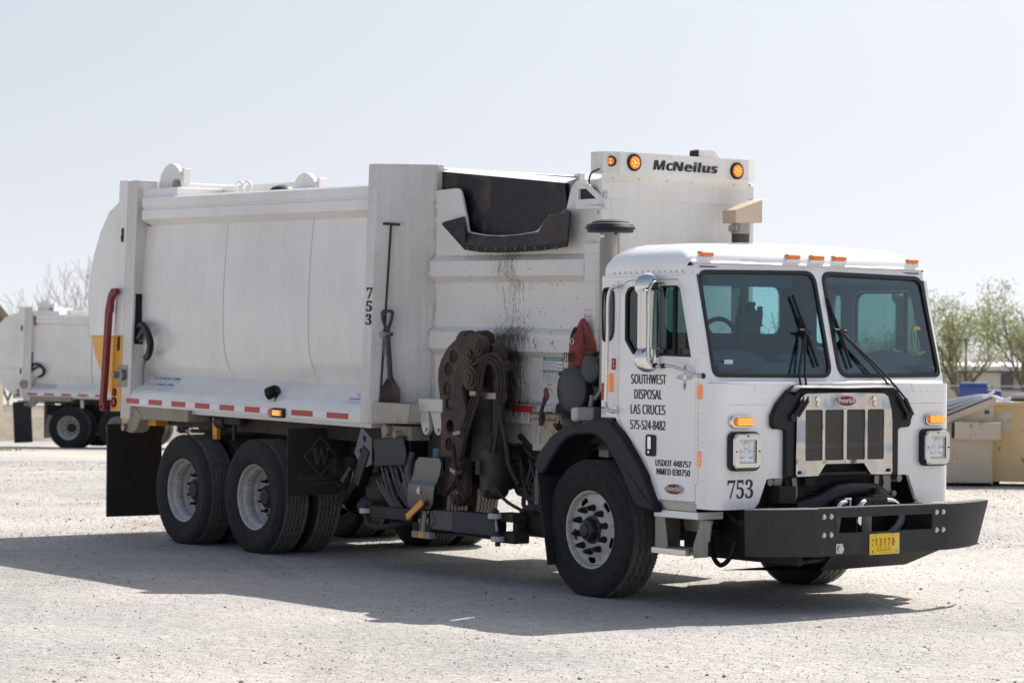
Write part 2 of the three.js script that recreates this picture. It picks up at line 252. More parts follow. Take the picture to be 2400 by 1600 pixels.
    const nut = merged([cyl(0.021, 0.03, 'z', 0, 0, -0.06, 6), cyl(0.012, 0.05, 'z', 0, 0, -0.03, 8)]);
    for (let i = 0; i < 10; i++) { const a = (i + 0.5) / 10 * 2 * Math.PI, m = shadows(new THREE.Mesh(nut, hubDark)); m.name = 'lug_nut'; m.position.set(0.1675 * Math.cos(a), 0.1675 * Math.sin(a), 0); w.add(m); }
  }
  return w;
}
const wheelF = makeWheel('front'), wheelR = makeWheel('rear'), wheelI = new THREE.Group();
wheelI.name = 'wheel'; // inner wheels of the twin pairs: only tyre and rim can be seen
for (const c of wheelR.children) if (c.name === 'tyre' || c.name === 'tread' || c.name === 'rim') wheelI.add(c.clone());
function putWheel(w, x, z, spin = 0) { const c = w.clone(); c.position.set(x, 0.508, z); if (z < 0) c.rotation.y = Math.PI; truck.add(c); return c; }
for (const s of [1, -1]) {
  putWheel(wheelF, 0, s * 1.045);
  for (const x of [-6.265, -4.945]) { putWheel(wheelR, x, s * 1.065); putWheel(wheelI, x, s * 0.715); }
}

// ---------------------------------------------------------------- chassis
const chassis = G('chassis', truck);
M('frame_rail', [span(-7.2, 1.45, 0.80, 1.06, 0.39, 0.43), span(-7.2, 1.45, 0.80, 0.82, 0.33, 0.43), span(-7.2, 1.45, 0.80, 1.06, -0.43, -0.39)], chassisMat, chassis);
for (const x of [-6.9, -5.6, -4.2, -3, -1.6, -0.5, 0.6]) M('cross_member', [span(x, x + 0.1, 0.82, 1.04, -0.39, 0.39)], chassisMat, chassis);
M('front_axle', [span(-0.08, 0.08, 0.40, 0.54, -0.85, 0.85), span(-0.7, 0.75, 0.62, 0.70, 0.36, 0.46), span(-0.7, 0.75, 0.62, 0.70, -0.46, -0.36)], chassisMat, chassis);
for (const x of [-6.265, -4.945]) M('rear_axle', [rod([x, 0.508, -0.9], [x, 0.508, 0.9], 0.09), at(new THREE.SphereGeometry(0.22, 20, 14), x, 0.52, 0), rod([x, 0.508, 0.40], [x, 0.508, 0.60], 0.2)], chassisMat, chassis);
M('walking_beam', [span(-6.35, -4.86, 0.42, 0.56, 0.36, 0.46), span(-6.35, -4.86, 0.42, 0.56, -0.46, -0.36), span(-5.85, -5.35, 0.5, 0.8, 0.34, 0.46), span(-5.85, -5.35, 0.5, 0.8, -0.46, -0.34)], chassisMat, chassis);
M('drive_shaft', [rod([-4.9, 0.60, 0], [-1.5, 0.78, 0], 0.06)], chassisMat, chassis);
M('engine_block', [span(0.05, 1.1, 0.5, 1.3, -0.38, 0.38), span(-1.5, 0.1, 0.6, 1.0, -0.28, 0.28)], chassisMat, chassis);
M('fuel_tank', [rspan(-3.3, -2.2, 0.55, 1.05, -1.15, -0.5, 0.1), rspan(-1.9, -0.85, 0.55, 1.15, -1.15, -0.5, 0.05)], steelDark, chassis);
M('side_skirt', [span(0.62, 1.88, 0.345, 0.70, 0.72, 0.76)], chassisMat, chassis);
M('hose_loop', [tube([[1.02, 0.50, 0.85], [1.10, 0.36, 0.88], [1.20, 0.31, 0.9], [1.29, 0.36, 0.9], [1.34, 0.5, 0.88]], 0.018, 30), tube([[-1.0, 0.55, 0.9], [-0.85, 0.43, 0.92], [-0.65, 0.40, 0.92], [-0.5, 0.5, 0.9]], 0.03, 30)], black, chassis);
M('underside_clutter', (() => { const l = []; for (let i = 0; i < 60; i++) l.push(rspan(0, rr(0.05, 0.3), 0, rr(0.05, 0.25), 0, rr(0.05, 0.2)).translate(rr(-4.2, -0.75), rr(0.66, 1.05), rr(0.35, 0.75))); for (let i = 0; i < 40; i++) { const x = rr(-4.1, -0.7), y = rr(0.6, 1.0), z = rr(0.6, 0.85); l.push(tube([[x, y, z], [x + rr(-0.3, 0.3), y + rr(-0.15, 0.2), z + 0.05], [x + rr(-0.5, 0.5), y + rr(-0.1, 0.3), z]], rr(0.01, 0.025), 14, 6)); } return l; })(), steelDark, chassis);
M('rear_clutter', [rspan(-1.15, -0.62, 0.62, 1.15, 0.45, 0.80, 0.04), rspan(-1.30, -0.80, 0.40, 0.66, 0.35, 0.75, 0.04), cyl(0.13, 0.5, 'x', -0.95, 0.50, 0.85, 18), ...Array.from({ length: 14 }, (_, i) => tube([[-1.2 + i * 0.03, 1.0 - (i % 4) * 0.06, 0.95], [-1.05 + (i % 5) * 0.06, 0.78 - (i % 3) * 0.08, 1.02], [-0.85 + (i % 3) * 0.09, 0.60 + (i % 4) * 0.05, 0.98], [-0.62, 0.62 + (i % 5) * 0.06, 0.9]], 0.009 + (i % 3) * 0.005, 24, 6))], steelDark, chassis);
M('axle_clutter', (() => { const l = []; for (let i = 0; i < 26; i++) l.push(rspan(0, rr(0.05, 0.25), 0, rr(0.05, 0.2), 0, rr(0.05, 0.2)).translate(rr(0.75, 1.4), rr(0.5, 0.95), rr(0.2, 0.8))); for (let i = 0; i < 22; i++) { const x = rr(0.7, 1.3), y = rr(0.5, 0.9), z = rr(0.4, 0.9); l.push(tube([[x, y, z], [x + rr(-0.2, 0.2), y + rr(-0.1, 0.2), z + 0.05], [x + rr(-0.3, 0.4), y + rr(-0.1, 0.2), z]], rr(0.01, 0.025), 14, 6)); } l.push(rod([0.55, 0.62, 0.62], [1.75, 0.62, 0.62], 0.04), span(0.6, 1.9, 0.40, 0.44, -0.6, 0.62)); return l; })(), chassisMat, chassis);
// air tanks, brackets and boxes seen under the body rail, between rail and tyres
M('bracket', [span(-6.02, -5.94, 1.0, 1.2, 0.98, 1.02)], yellow, chassis);
M('air_tank', [cyl(0.06, 0.16, 'x', -5.83, 1.17, 1.02), rspan(-5.75, -5.45, 1.15, 1.22, 1.0, 1.06), rspan(-5.6, -5.57, 1.0, 1.16, 1.02, 1.05)], steelDark, chassis);

// ---------------------------------------------------------------- packer body
SHEAR = 'body';
const body = G('packer_body', truck);
// curved side wall, drawn as a profile in z-y and run along the truck, in three sheets
const sideProf = [[1.10, 3.04], [1.118, 2.8], [1.128, 2.5], [1.128, 2.25], [1.118, 2.0], [1.095, 1.82], [1.045, 1.68], [0.975, 1.575]];
const sheets = [[-7.22, -5.620], [-5.608, -4.114], [-4.102, -2.98]];
for (const s of [1, -1]) for (const [a, b] of sheets) {
  const prof = sideProf.map(([z, y]) => [z, y]);
  const rows = [a, a + 0.004, (a + b) / 2, b - 0.004, b].map((x, i) => prof.map(([z, y]) => [x, y, (z - (i === 0 || i === 4 ? 0.006 : 0)) * s]));
  const back = [b, a].map((x) => prof.map(([z, y]) => [x, y, (z - 0.02) * s]));
  M('side_sheet', skin([...rows, ...back, rows[0]], false, 0.5), white, body);
}
for (const s of [1, -1]) {
  const P = (l) => { const g = plate(l, -7.3, -3.0).rotateY(Math.PI / 2); return g; };
  // rails are profiles in (z, y) run along x
  const run = (pts, x0, x1) => { const g = new THREE.ExtrudeGeometry(shape(pts.map(([z, y]) => [-z, y])), { depth: x1 - x0, bevelEnabled: false }); g.rotateY(Math.PI / 2).translate(x0, 0, 0); return s > 0 ? g : mirrorZ(g); };
  M('top_rail', run([[0.9, 3.30], [1.20, 3.316], [1.22, 3.30], [1.22, 3.218], [1.205, 3.212], [1.205, 3.196], [1.22, 3.186], [1.22, 3.098], [1.10, 3.038], [1.08, 3.03], [0.9, 3.03]], -7.1, -3.0), white, body);
  M('lower_rail', run([[0.9, 1.588], [0.972, 1.588], [0.985, 1.572], [1.185, 1.418], [1.207, 1.39], [1.218, 1.355], [1.218, 1.262], [1.14, 1.262], [1.14, 1.22], [0.9, 1.22]], -7.26, -3.0), white, body);
}
M('roof_sheet', [span(-7.3, -2.95, 3.24, 3.30, -0.95, 0.95)], white, body);
M('floor_beam', [span(-7.3, -3.0, 1.08, 1.22, 0.45, 0.95), span(-7.3, -3.0, 1.08, 1.22, -0.95, -0.45), span(-7.3, -2.2, 1.06, 1.2, -0.45, 0.45)], steelDark, body);
// front bulkhead of the body: post, then a face running back to the hopper side
for (const s of [1, -1]) {
  const pl = (pts, y0, y1) => { const g = new THREE.ExtrudeGeometry(shape(pts.map(([x, z]) => [x, -z])), { depth: y1 - y0, bevelEnabled: true, bevelSize: 0.006, bevelThickness: 0.006, bevelOffset: -0.006, bevelSegments: 2 }); g.rotateX(-Math.PI / 2).translate(0, y0 + 0.006, 0); return s > 0 ? g : mirrorZ(g); };
  M('bulkhead_post', pl([[-3.055, 0.95], [-3.055, 1.222], [-2.925, 1.222], [-2.625, 0.80], [-2.625, 0.74]], 1.262, 3.478), s > 0 ? whiteDirty : white, body);
}
M('bulkhead_beam', [rspan(-3.05, -2.80, 3.30, 3.474, -0.95, 0.95)], whiteDirty, body);
// rear frame with its seam and the drain channel
for (const s of [1, -1]) {
  const zz = (a, b) => s > 0 ? [a, b] : [-b, -a];
  M('rear_post', [rspan(-7.395, -7.205, 1.13, 3.49, ...zz(0.93, 1.222), 0.006), span(-7.4, -7.3, 3.0, 3.46, ...zz(0.2, 0.95))], whiteDirty, body);
}
M('rear_header', [rspan(-7.39, -7.21, 3.33, 3.485, -0.93, 0.93)], white, body);
// dark pocket in the post with two couplings
M('hose_pocket', [bx(0.004, 0.50, 0.13, -7.203, 2.12, 1.135)], gap, body);
M('pocket_flange', [rspan(-7.205, -7.19, 1.86, 2.38, 1.066, 1.076, 0.003), rspan(-7.205, -7.19, 2.368, 2.378, 1.07, 1.2, 0.003)], white, body);
M('hydraulic_hose', [tube([[-7.22, 2.035, 1.15], [-7.05, 2.065, 1.2], [-6.90, 2.0, 1.22], [-6.82, 1.89, 1.22], [-6.87, 1.80, 1.2], [-7.0, 1.735, 1.16]], 0.03, 40), tube([[-7.22, 1.91, 1.15], [-7.10, 1.95, 1.19], [-6.98, 2.01, 1.21], [-6.89, 1.96, 1.215], [-6.86, 1.85, 1.21], [-6.92, 1.78, 1.19], [-7.0, 1.74, 1.17]], 0.03, 40)], black, body);
M('hose_fitting', [cyl(0.02, 0.1, 'x', -7.21, 2.03, 1.15), cyl(0.02, 0.1, 'x', -7.21, 1.91, 1.15), rod([-7.05, 1.745, 1.16], [-7.09, 1.70, 1.14], 0.02), tube([[-7.09, 1.70, 1.14], [-7.13, 1.64, 1.13], [-7.15, 1.55, 1.12], [-7.155, 1.44, 1.115]], 0.016, 20)], alu, body);
for (const y of [1.87, 2.95]) M('latch_slot', [rspan(-7.50, -7.455, y - 0.07, y + 0.07, 1.222, 1.23, 0.012), cyl(0.018, 0.02, 'z', -7.475, y - 0.025, 1.228, 12)], steelDark, body);
M('lifting_pin', [cyl(0.055, 0.05, 'z', -7.36, 1.56, 1.24, 20), cyl(0.035, 0.09, 'z', -7.44, 1.56, 1.26, 16), rspan(-7.47, -7.27, 1.44, 1.66, 1.222, 1.228, 0.01)], alu, body);
// red and white conspicuity tape along the lower rail
decal('tape_strip', 2.86, 0.052, -5.86, 1.311, 1.2235, whiteTape, body);
decal('tape_strip', 1.02, 0.052, -3.70, 1.311, 1.2195, whiteTape, body);
for (let i = 0; i < 6; i++) decal('red_tape', 0.272, 0.0495, -7.28 + i * 0.4572 + 0.137, 1.311, 1.2250, redTape, body);
decal('red_tape', 0.358, 0.0495, -4.003, 1.311, 1.2210, redTape, body); decal('red_tape', 0.352, 0.0495, -3.418, 1.311, 1.2210, redTape, body);
const mk = G('marker_lamp', body); mk.position.x = 0.095; M('housing', [rb(0.215, 0.088, 0.03, 0.03, -4.48, 1.297, 1.23)], black, mk); M('lens', [rb(0.15, 0.056, 0.03, 0.012, -4.48, 1.297, 1.242)], amber, mk);
M('led_row', [-0.016, 0, 0.016].map((d) => bx(0.12, 0.006, 0.003, -4.48, 1.297 + d, 1.2585)), amberLed, mk);
M('reflector', [cyl(0.04, 0.014, 'z', -4.53, 1.295, 1.224, 20)], std({ color: col(0.6, 0.13, 0.02), roughness: 0.3 }), body);
// work lamp on the sloping ledge
const wl = G('work_lamp', body); wl.position.x = 0.095;
M('housing', [...Array.from({ length: 7 }, (_, i) => at(cyl(0.062 - Math.abs(i - 2.5) * 0.006, 0.006, 'x', 0, 0, 0, 20), i * 0.011, 0, 0)).map((g) => at(g, -4.70, 1.475, 1.17, 0, 0.5, 0.35)), at(cyl(0.06, 0.05, 'x', -0.02, 0, 0, 20), -4.70, 1.475, 1.17, 0, 0.5, 0.35)], black, wl);
M('bracket', [rod([-4.64, 1.45, 1.15], [-4.60, 1.40, 1.19], 0.014), rspan(-4.63, -4.55, 1.392, 1.402, 1.16, 1.2)], steelDark, wl);
// warning stickers on the ledge and the post
const stickerTex = canvasTex(256, 128, (c, w, h) => { c.fillStyle = '#dfe3ea'; c.fillRect(0, 0, w, h); c.fillStyle = '#9d2328'; c.fillRect(6, 8, 112, 20); c.fillRect(6, 72, 112, 18); c.fillStyle = '#2c6b55'; c.fillRect(126, 8, 118, 20); c.fillRect(126, 72, 118, 18); c.fillStyle = '#fff'; c.font = 'bold 16px sans-serif'; c.fillText('WARNING', 18, 24); c.fillText('SAFETY', 150, 24); c.fillText('WARNING', 18, 87); c.fillText('SAFETY', 150, 87); c.fillStyle = '#8f96a3'; for (let i = 0; i < 4; i++) { c.fillRect(8, 36 + i * 8, 104, 2); c.fillRect(128, 36 + i * 8, 104, 2); c.fillRect(8, 97 + i * 7, 104, 2); c.fillRect(128, 97 + i * 7, 104, 2); } });
const stickerMat = std({ map: stickerTex, roughness: 0.5 });
{ const a = Math.atan2(0.154, 0.20); const g = decal('warning_sticker', 0.54, 0.19, -6.80, 1.4990, 1.0870, stickerMat, body, 'z', -Math.PI / 2 + a); void g; }
const sticker2 = std({ map: canvasTex(128, 96, (c, w, h) => { c.fillStyle = '#e2e5ec'; c.fillRect(0, 0, w, h); c.fillStyle = '#a02428'; c.fillRect(34, 12, 90, 10); c.fillRect(6, 52, 84, 10); c.fillStyle = '#8b93a8'; for (let i = 0; i < 3; i++) { c.fillRect(34, 28 + i * 7, 84, 2); c.fillRect(6, 68 + i * 7, 84, 2); } }), roughness: 0.5 });
decal('warning_sticker', 0.32, 0.13, -3.22, 1.4682, 1.1270, sticker2, body, 'z', -Math.PI / 2 + Math.atan2(0.154, 0.20));
// number painted down the edge of the body
['7', '5', '3'].forEach((d, i) => M('painted_number', [-0.006, 0, 0.006].map((e) => text(d, 0.085, 0.094, 'serif_bold').translate(-2.975 + e, 2.380 - i * 0.113, 1.2245)), inkGreen, body));
// things on the roof of the body
for (const x of [-6.82, -4.33]) M('hinge_ear', (() => { const pts = [...Array.from({ length: 15 }, (_, i) => { const a = Math.PI * (1.05 - i / 14 * 1.2); return [-0.13 + 0.23 * Math.cos(a), -0.08 + 0.235 * Math.sin(a)]; }), [0.05, -0.16], [-0.35, -0.16]]; const y = x < -6 ? 3.50 : 3.32; return [plate(pts, 0.955, 1.0, [], 0.004).translate(x, y, 0), rspan(x + 0.04, x + 0.10, y - 0.15, y + 0.10, 0.90, 0.98, 0.006)]; })(), white, body);
for (const [x, y] of [[-6.80, 3.44], [-4.31, 3.28]]) M('hinge_pin', [cyl(0.05, 0.06, 'z', x, y, 1.0, 18)], alu, body);
M('lifting_eye', [at(new THREE.TorusGeometry(0.07, 0.016, 8, 20), -5.86, 3.37, 0.85), at(new THREE.TorusGeometry(0.07, 0.016, 8, 20), -5.55, 3.36, 0.95), at(new THREE.TorusGeometry(0.075, 0.014, 8, 20), -4.0, 3.48, -0.6)], white, body);
M('roof_beam', [rspan(-6.65, -5.1, 3.30, 3.43, 0.55, 0.65), rspan(-7.25, -6.5, 3.26, 3.40, 0.6, 1.17)], white, body);
M('roof_cap', [at(new THREE.SphereGeometry(0.12, 18, 10), 0, 0, 0).scale(1.1, 0.5, 1).translate(-5.07, 3.33, 0.85)], black, body);
SHEAR = false;
// beam and hook under the rear corner, mud flaps
M('rear_sill', [rspan(-7.30, -6.2, 1.16, 1.29, 0.95, 1.19), plate(filletPts([[-7.49, 1.05], [-7.33, 1.02], [-7.22, 1.05], [-7.10, 1.2], [-7.25, 1.28], [-7.36, 1.16]], 0.02), 1.05, 1.2, [], 0.008)], beige, body);
M('hook_pin', [cyl(0.035, 0.05, 'z', -7.42, 1.075, 1.21, 16)], alu, body);
M('mud_flap', [rspan(-7.76, -7.73, 0.17, 1.10, 0.62, 1.235, 0.006)], blackMatte, body, 'plain black rear mud flap');
M('mud_flap', [rspan(-7.76, -7.73, 0.17, 1.10, -1.235, -0.62, 0.006)], blackMatte, body);
const flap = G('mud_flap', body, 'black mud flap with a raised diamond and letter in front of the rear wheels');
M('sheet', [rspan(-4.115, -4.10, 0.565, 1.165, 0.70, 1.36, 0.004)], std({ color: col(0.022, 0.021, 0.021), roughness: 0.75 }), flap);
const flapInk = std({ color: col(0.10, 0.096, 0.088), roughness: 0.6 });
M('lettering', [text('W', 0.19, 0.15, 'serif_bold'), text('ASTE', 0.135, 0.03, 'serif_bold').translate(-0.128, -0.190, 0), text('W', 0.045, 0.04, 'serif_bold').translate(-0.215, -0.186, 0), text('C', 0.036, 0.04, 'serif_bold').translate(-0.037, -0.186, 0), text('ONNECTIONS', 0.25, 0.03, 'serif_bold').translate(0.11, -0.190, 0), text('Connect with the Future', 0.30, 0.024, 'serif_regular').translate(0.03, -0.237, 0)].map((g) => g.rotateY(Math.PI / 2).translate(-4.097, 0.91, 1.02)), flapInk, flap);
M('diamond', [plate([[0, 0.18], [0.18, 0], [0, -0.18], [-0.18, 0]], 0, 0.005, [[[0, 0.165], [0.165, 0], [0, -0.165], [-0.165, 0]]])].map((g) => g.rotateY(Math.PI / 2).translate(-4.10, 0.91, 1.02)), flapInk, flap);

// ---------------------------------------------------------------- tailgate
SHEAR = 'body';
const gate = G('tailgate', truck);
const gp = [[-7.40, 3.44], [-7.56, 3.44], [-7.66, 3.34], [-7.80, 3.30], [-8.02, 3.20], [-8.20, 2.99], [-8.32, 2.77], [-8.40, 2.52], [-8.425, 2.34], [-8.39, 2.13], [-8.325, 1.94]];
const gq = [[-8.325, 1.94], [-8.21, 1.73], [-8.09, 1.59], [-8.0, 1.48], [-7.86, 1.36], [-7.70, 1.26], [-7.40, 1.20]];
M('shell', plate([...gp, [-7.40, 1.94]], -1.10, 1.10, [], 0.008), white, gate);
M('yellow_panel', plate([...gq, [-7.40, 1.936]], -1.10, 1.10, [], 0.008), yellow, gate, 'yellow lower panel');
for (const s of [1, -1]) {
  const zz = (a, b) => s > 0 ? [a, b] : [-b, -a];
  M('gate_post', [rspan(-7.585, -7.402, 1.955, 3.495, ...zz(1.0, 1.222), 0.006)], white, gate);
  M('gate_post', [rspan(-7.60, -7.402, 1.20, 1.952, ...zz(1.0, 1.222), 0.006)], yellow, gate, 'yellow lower end of the tailgate post');
  M('post_foot', [rspan(-7.68, -7.55, 1.19, 1.29, ...zz(1.0, 1.19), 0.006)], beige, gate);
}
for (const [y, r] of [[1.385, 0.038], [1.285, 0.05]]) { const l = G('tail_lamp', gate); M('grommet', cyl(r, 0.02, 'z', -7.53, y, 1.222, 22), black, l); M('lens', cyl(r * 0.72, 0.03, 'z', -7.53, y, 1.226, 22), redLens, l); }
M('corner_lamp', [cyl(0.03, 0.03, 'x', -7.6, 3.36, 1.1, 16)], redLens, gate);
M('prop_bar', [plate(filletPts([[-7.44, 2.42], [-7.44, 2.36], [-7.52, 2.34], [-7.565, 2.22], [-7.60, 1.62], [-7.625, 1.30], [-7.60, 1.24], [-7.62, 1.19], [-7.68, 1.19], [-7.71, 1.24], [-7.695, 1.36], [-7.665, 1.9], [-7.655, 2.2], [-7.60, 2.36], [-7.54, 2.42]], 0.03), 1.25, 1.30, [circPts(-7.66, 1.235, 0.02, 12)], 0.006), rspan(-7.57, -7.54, 2.18, 2.36, 1.252, 1.298, 0.006), rod([-7.56, 2.2, 1.275], [-7.585, 2.0, 1.275], 0.016)], redPaint, gate);
SHEAR = false;
M('tow_beam', [rspan(-7.70, -7.0, 1.10, 1.18, -0.9, 1.10, 0.008)], yellow, gate);
// ---------------------------------------------------------------- hopper
SHEAR = 'hopper';
const hopper = G('hopper', truck);
const HX0 = -2.72, HX1 = -0.40, HZ = 0.78;
// spilled waste has run down the hopper side below the mouth
const hopTex = canvasTex(1024, 1024, (c, w, h) => {
  c.fillStyle = '#dedbd5'; c.fillRect(0, 0, w, h);
  const X = (x) => (x - HX0) / (HX1 - HX0) * w, Y = (y) => (3.4 - y) / 2.2 * h;
  for (let i = 0; i < 2600; i++) { const x = rnd() * w, y = rnd() * h, l = rr(20, 160); c.fillStyle = `rgba(${120 + rnd() * 50 | 0},${105 + rnd() * 45 | 0},${85 + rnd() * 40 | 0},${rr(0.008, 0.035)})`; c.fillRect(x, y, rr(1, 4), l); }
  const streak = (n, xm, xs, y0, y1, a, dark) => { for (let i = 0; i < n; i++) { const g = (rnd() + rnd() + rnd() - 1.5) / 1.5, x = X(xm + g * xs), y = Y(rr(y0, y1)), l = rr(3, 70) * rnd(); const k = dark ? rr(22, 60) : rr(60, 115); c.fillStyle = `rgba(${k * 1.1 | 0},${k * 0.92 | 0},${k * 0.78 | 0},${a * rr(0.3, 1)})`; c.fillRect(x, y, rr(0.8, 3.2), l + 1); } };
  streak(420, -1.62, 0.28, 2.78, 2.55, 0.28, false); streak(160, -1.50, 0.16, 2.75, 2.45, 0.5, false);
  streak(200, -1.55, 0.3, 2.5, 2.1, 0.42, true); streak(700, -1.52, 0.40, 2.12, 2.02, 0.5, true);
  streak(900, -1.58, 0.34, 2.06, 1.85, 0.42, true); streak(1900, -1.55, 0.28, 1.95, 1.46, 0.40, true); streak(1000, -1.60, 0.14, 1.9, 1.46, 0.42, true); streak(400, -1.4, 0.5, 1.52, 1.46, 0.5, true);
  streak(300, -1.6, 0.7, 1.5, 1.25, 0.3, true);
  for (let i = 0; i < 260; i++) { const k = rr(30, 80) | 0; c.fillStyle = `rgba(${k},${k * 0.8 | 0},${k * 0.65 | 0},${rr(0.3, 0.9)})`; const x = X(-1.5 + (rnd() + rnd() - 1) * 1.0), y = Y(rr(2.7, 1.4)); c.beginPath(); c.ellipse(x, y, rr(0.8, 2.6), rr(1, 5), rr(-0.4, 0.4), 0, 7); c.fill(); }
  c.fillStyle = 'rgba(110,70,40,0.5)'; for (const [x, y] of [[-1.34, 1.99], [-1.18, 2.0], [-1.16, 1.96], [-0.93, 1.99]]) { c.beginPath(); c.ellipse(X(x), Y(y), 5, 11, 0.3, 0, 7); c.fill(); }
  for (let i = 0; i < 500; i++) { c.fillStyle = `rgba(150,130,105,${rr(0.05, 0.2)})`; c.fillRect(X(HX0) + rnd() * 24, rnd() * h, rr(1, 12), rr(4, 40)); c.fillRect(rnd() * w, Y([2.70, 2.48, 2.10, 1.87, 1.46][i % 5]) + rr(-4, 8), rr(10, 60), rr(1, 3)); }
});
const hopMat = phys({ map: hopTex, roughness: 0.5, clearcoat: 0.2, clearcoatRoughness: 0.3 });
function hopUV(m) { const p = m.geometry.attributes.position, uv = m.geometry.attributes.uv; for (let i = 0; i < p.count; i++) uv.setXY(i, (p.getX(i) - HX0) / (HX1 - HX0), 1 - (3.4 - (p.getY(i) + 0.0137 * (p.getX(i) + 5))) / 2.2); return m; }
// right wall: mouth cut out of its top, two pressed ribs below
const mouth = filletPts([[HX0, 3.262], [-2.31, 3.275], [-2.22, 3.03], [-2.185, 2.905], [-1.95, 2.872], [-1.70, 2.862], [-1.45, 2.870], [-1.215, 2.892], [-1.09, 3.01], [-0.84, 3.06], [-0.785, 3.22], [-0.72, 3.285], [-0.40, 3.285], [-0.40, 2.70], [HX0, 2.70]], [0.01, 0.06, 0.03, 0.02, 0.1, 0.1, 0.1, 0.05, 0.03, 0.02, 0.04, 0.06, 0.01, 0, 0]);
hopUV(M('side_wall', [plate(mouth, HZ - 0.02, HZ)], hopMat, hopper));
const ribRun = (ys) => { const pr = []; for (const x of [HX0, HX0 + 0.03, -0.53]) { const k = x === HX0 ? 0 : 1; pr.push(ys.map(([y, o]) => [x, y, HZ + 0.001 + o * k])); } return skin(pr, false, 0.3); };
hopUV(M('side_rib', [ribRun([[2.705, 0], [2.655, 0.06], [2.53, 0.06], [2.48, 0]])], hopMat, hopper));
hopUV(M('side_rib', [ribRun([[2.10, 0], [2.055, 0.06], [1.915, 0.06], [1.868, 0]])], hopMat, hopper));
hopUV(M('side_wall', [span(HX0, -0.40, 2.48, 2.70, HZ - 0.02, HZ), span(HX0, -0.40, 1.46, 2.48, HZ - 0.02, HZ)], hopMat, hopper));
hopUV(M('corner_strip', [rspan(-0.53, -0.385, 1.3, 2.78, HZ - 0.01, HZ + 0.061, 0.006)], hopMat, hopper));
hopUV(M('lower_channel', [rspan(HX0 + 0.02, -0.42, 1.325, 1.485, HZ - 0.03, HZ + 0.05, 0.01), span(HX0, -0.42, 1.16, 1.325, HZ - 0.06, HZ + 0.0)], hopMat, hopper));
M('side_wall', [span(HX0, -0.40, 1.46, 3.27, -HZ, -HZ + 0.02), span(HX0, -0.40, 1.16, 1.46, -HZ - 0.05, -HZ + 0.02)], white, hopper);
M('rear_wall', [span(-2.74, -2.72, 1.2, 3.3, -0.76, 0.76)], whiteDirty, hopper);
M('front_wall', [span(-0.42, -0.385, 1.16, 3.29, -0.80, 0.79), span(-0.50, -0.38, 1.1, 1.2, -0.7, 0.7)], white, hopper);
M('wall_frame', [rspan(-0.386, -0.372, 3.13, 3.30, -0.8, 0.79, 0.004), rspan(-0.386, -0.372, 1.4, 3.20, 0.73, 0.795, 0.004), rspan(-0.386, -0.372, 1.4, 3.20, -0.80, -0.74, 0.004)], white, hopper);
decal('red_tape', 0.26, 0.052, -1.33, 1.447, HZ + 0.0515, redTape, hopper); decal('red_tape', 0.26, 0.052, -0.65, 1.447, HZ + 0.0515, redTape, hopper);
// the dark slide that closes the mouth
M('slide_plate', [skin([[[-2.72, 2.75, 0.70], [-0.85, 2.72, 0.72]], [[-2.69, 3.43, 0.70], [-0.94, 3.275, 0.72]]].map((r) => r), false, 0), skin([[[-2.66, 2.75, 0.68], [-0.83, 2.72, 0.70]], [[-2.66, 3.42, 0.68], [-0.90, 3.27, 0.70]]], false, 0)], slideMat, hopper);
M('slide_flange', [skin([[[-2.69, 3.431, 0.701], [-0.94, 3.276, 0.721]], [[-2.78, 3.475, 0.52], [-1.02, 3.323, 0.54]], [[-2.78, 3.468, 0.52], [-1.02, 3.316, 0.54]], [[-2.69, 3.424, 0.699], [-0.94, 3.269, 0.719]]], false, 0.1)], whiteDirty, hopper);
M('slide_end', [plate([[-2.80, 3.25], [-2.69, 3.25], [-2.69, 3.43], [-2.78, 3.437]], 0.66, 0.695)], slideMat, hopper);
M('cover_edge', [bx(1.9, 0.08, 0.03, -1.6, 3.33, -0.76, 0, 0, -0.05)], whiteDirty, hopper);
// chute skirt below the mouth
{
  const inn = [[-2.235, 3.035], [-2.19, 2.895], [-1.95, 2.868], [-1.70, 2.857], [-1.45, 2.866], [-1.21, 2.885], [-1.09, 3.005], [-0.845, 3.065]].map(([x, y]) => [x, y, HZ + 0.004]);
  const out = [[-2.40, 2.985], [-2.08, 2.79], [-1.85, 2.768], [-1.65, 2.762], [-1.40, 2.762], [-1.02, 2.772], [-0.70, 2.80], [-0.66, 3.03]].map(([x, y]) => [x, y, HZ + 0.11]);
  const out2 = out.map(([x, y], i) => [x + (i > 5 ? 0.015 : i < 1 ? -0.02 : 0), y - (i > 0 && i < 7 ? 0.045 : 0.02), HZ + 0.112]), inn2 = inn.map(([x, y, z]) => [x, y - 0.012, z]);
  M('chute_skirt', [skin([inn, out], false, 0.3), skin([inn2, out.map(([x, y, z]) => [x, y - 0.012, z - 0.01])], false, 0.3)], std({ map: rust.map, color: col(0.55, 0.55, 0.6), roughness: 0.65 }), hopper);
  M('skirt_strip', [skin([out, out2, out2.map(([x, y, z]) => [x, y, z - 0.012]), out.map(([x, y, z]) => [x, y, z - 0.012]), out], false, 0.3)], blackMatte, hopper);
  const bolts = []; for (let i = 0; i < 10; i++) bolts.push(cyl(0.013, 0.012, 'z', -2.03 + i * 0.135, 2.755 - 0.001 * i, HZ + 0.117, 8)); M('skirt_bolts', bolts, dullSteel, hopper);
}
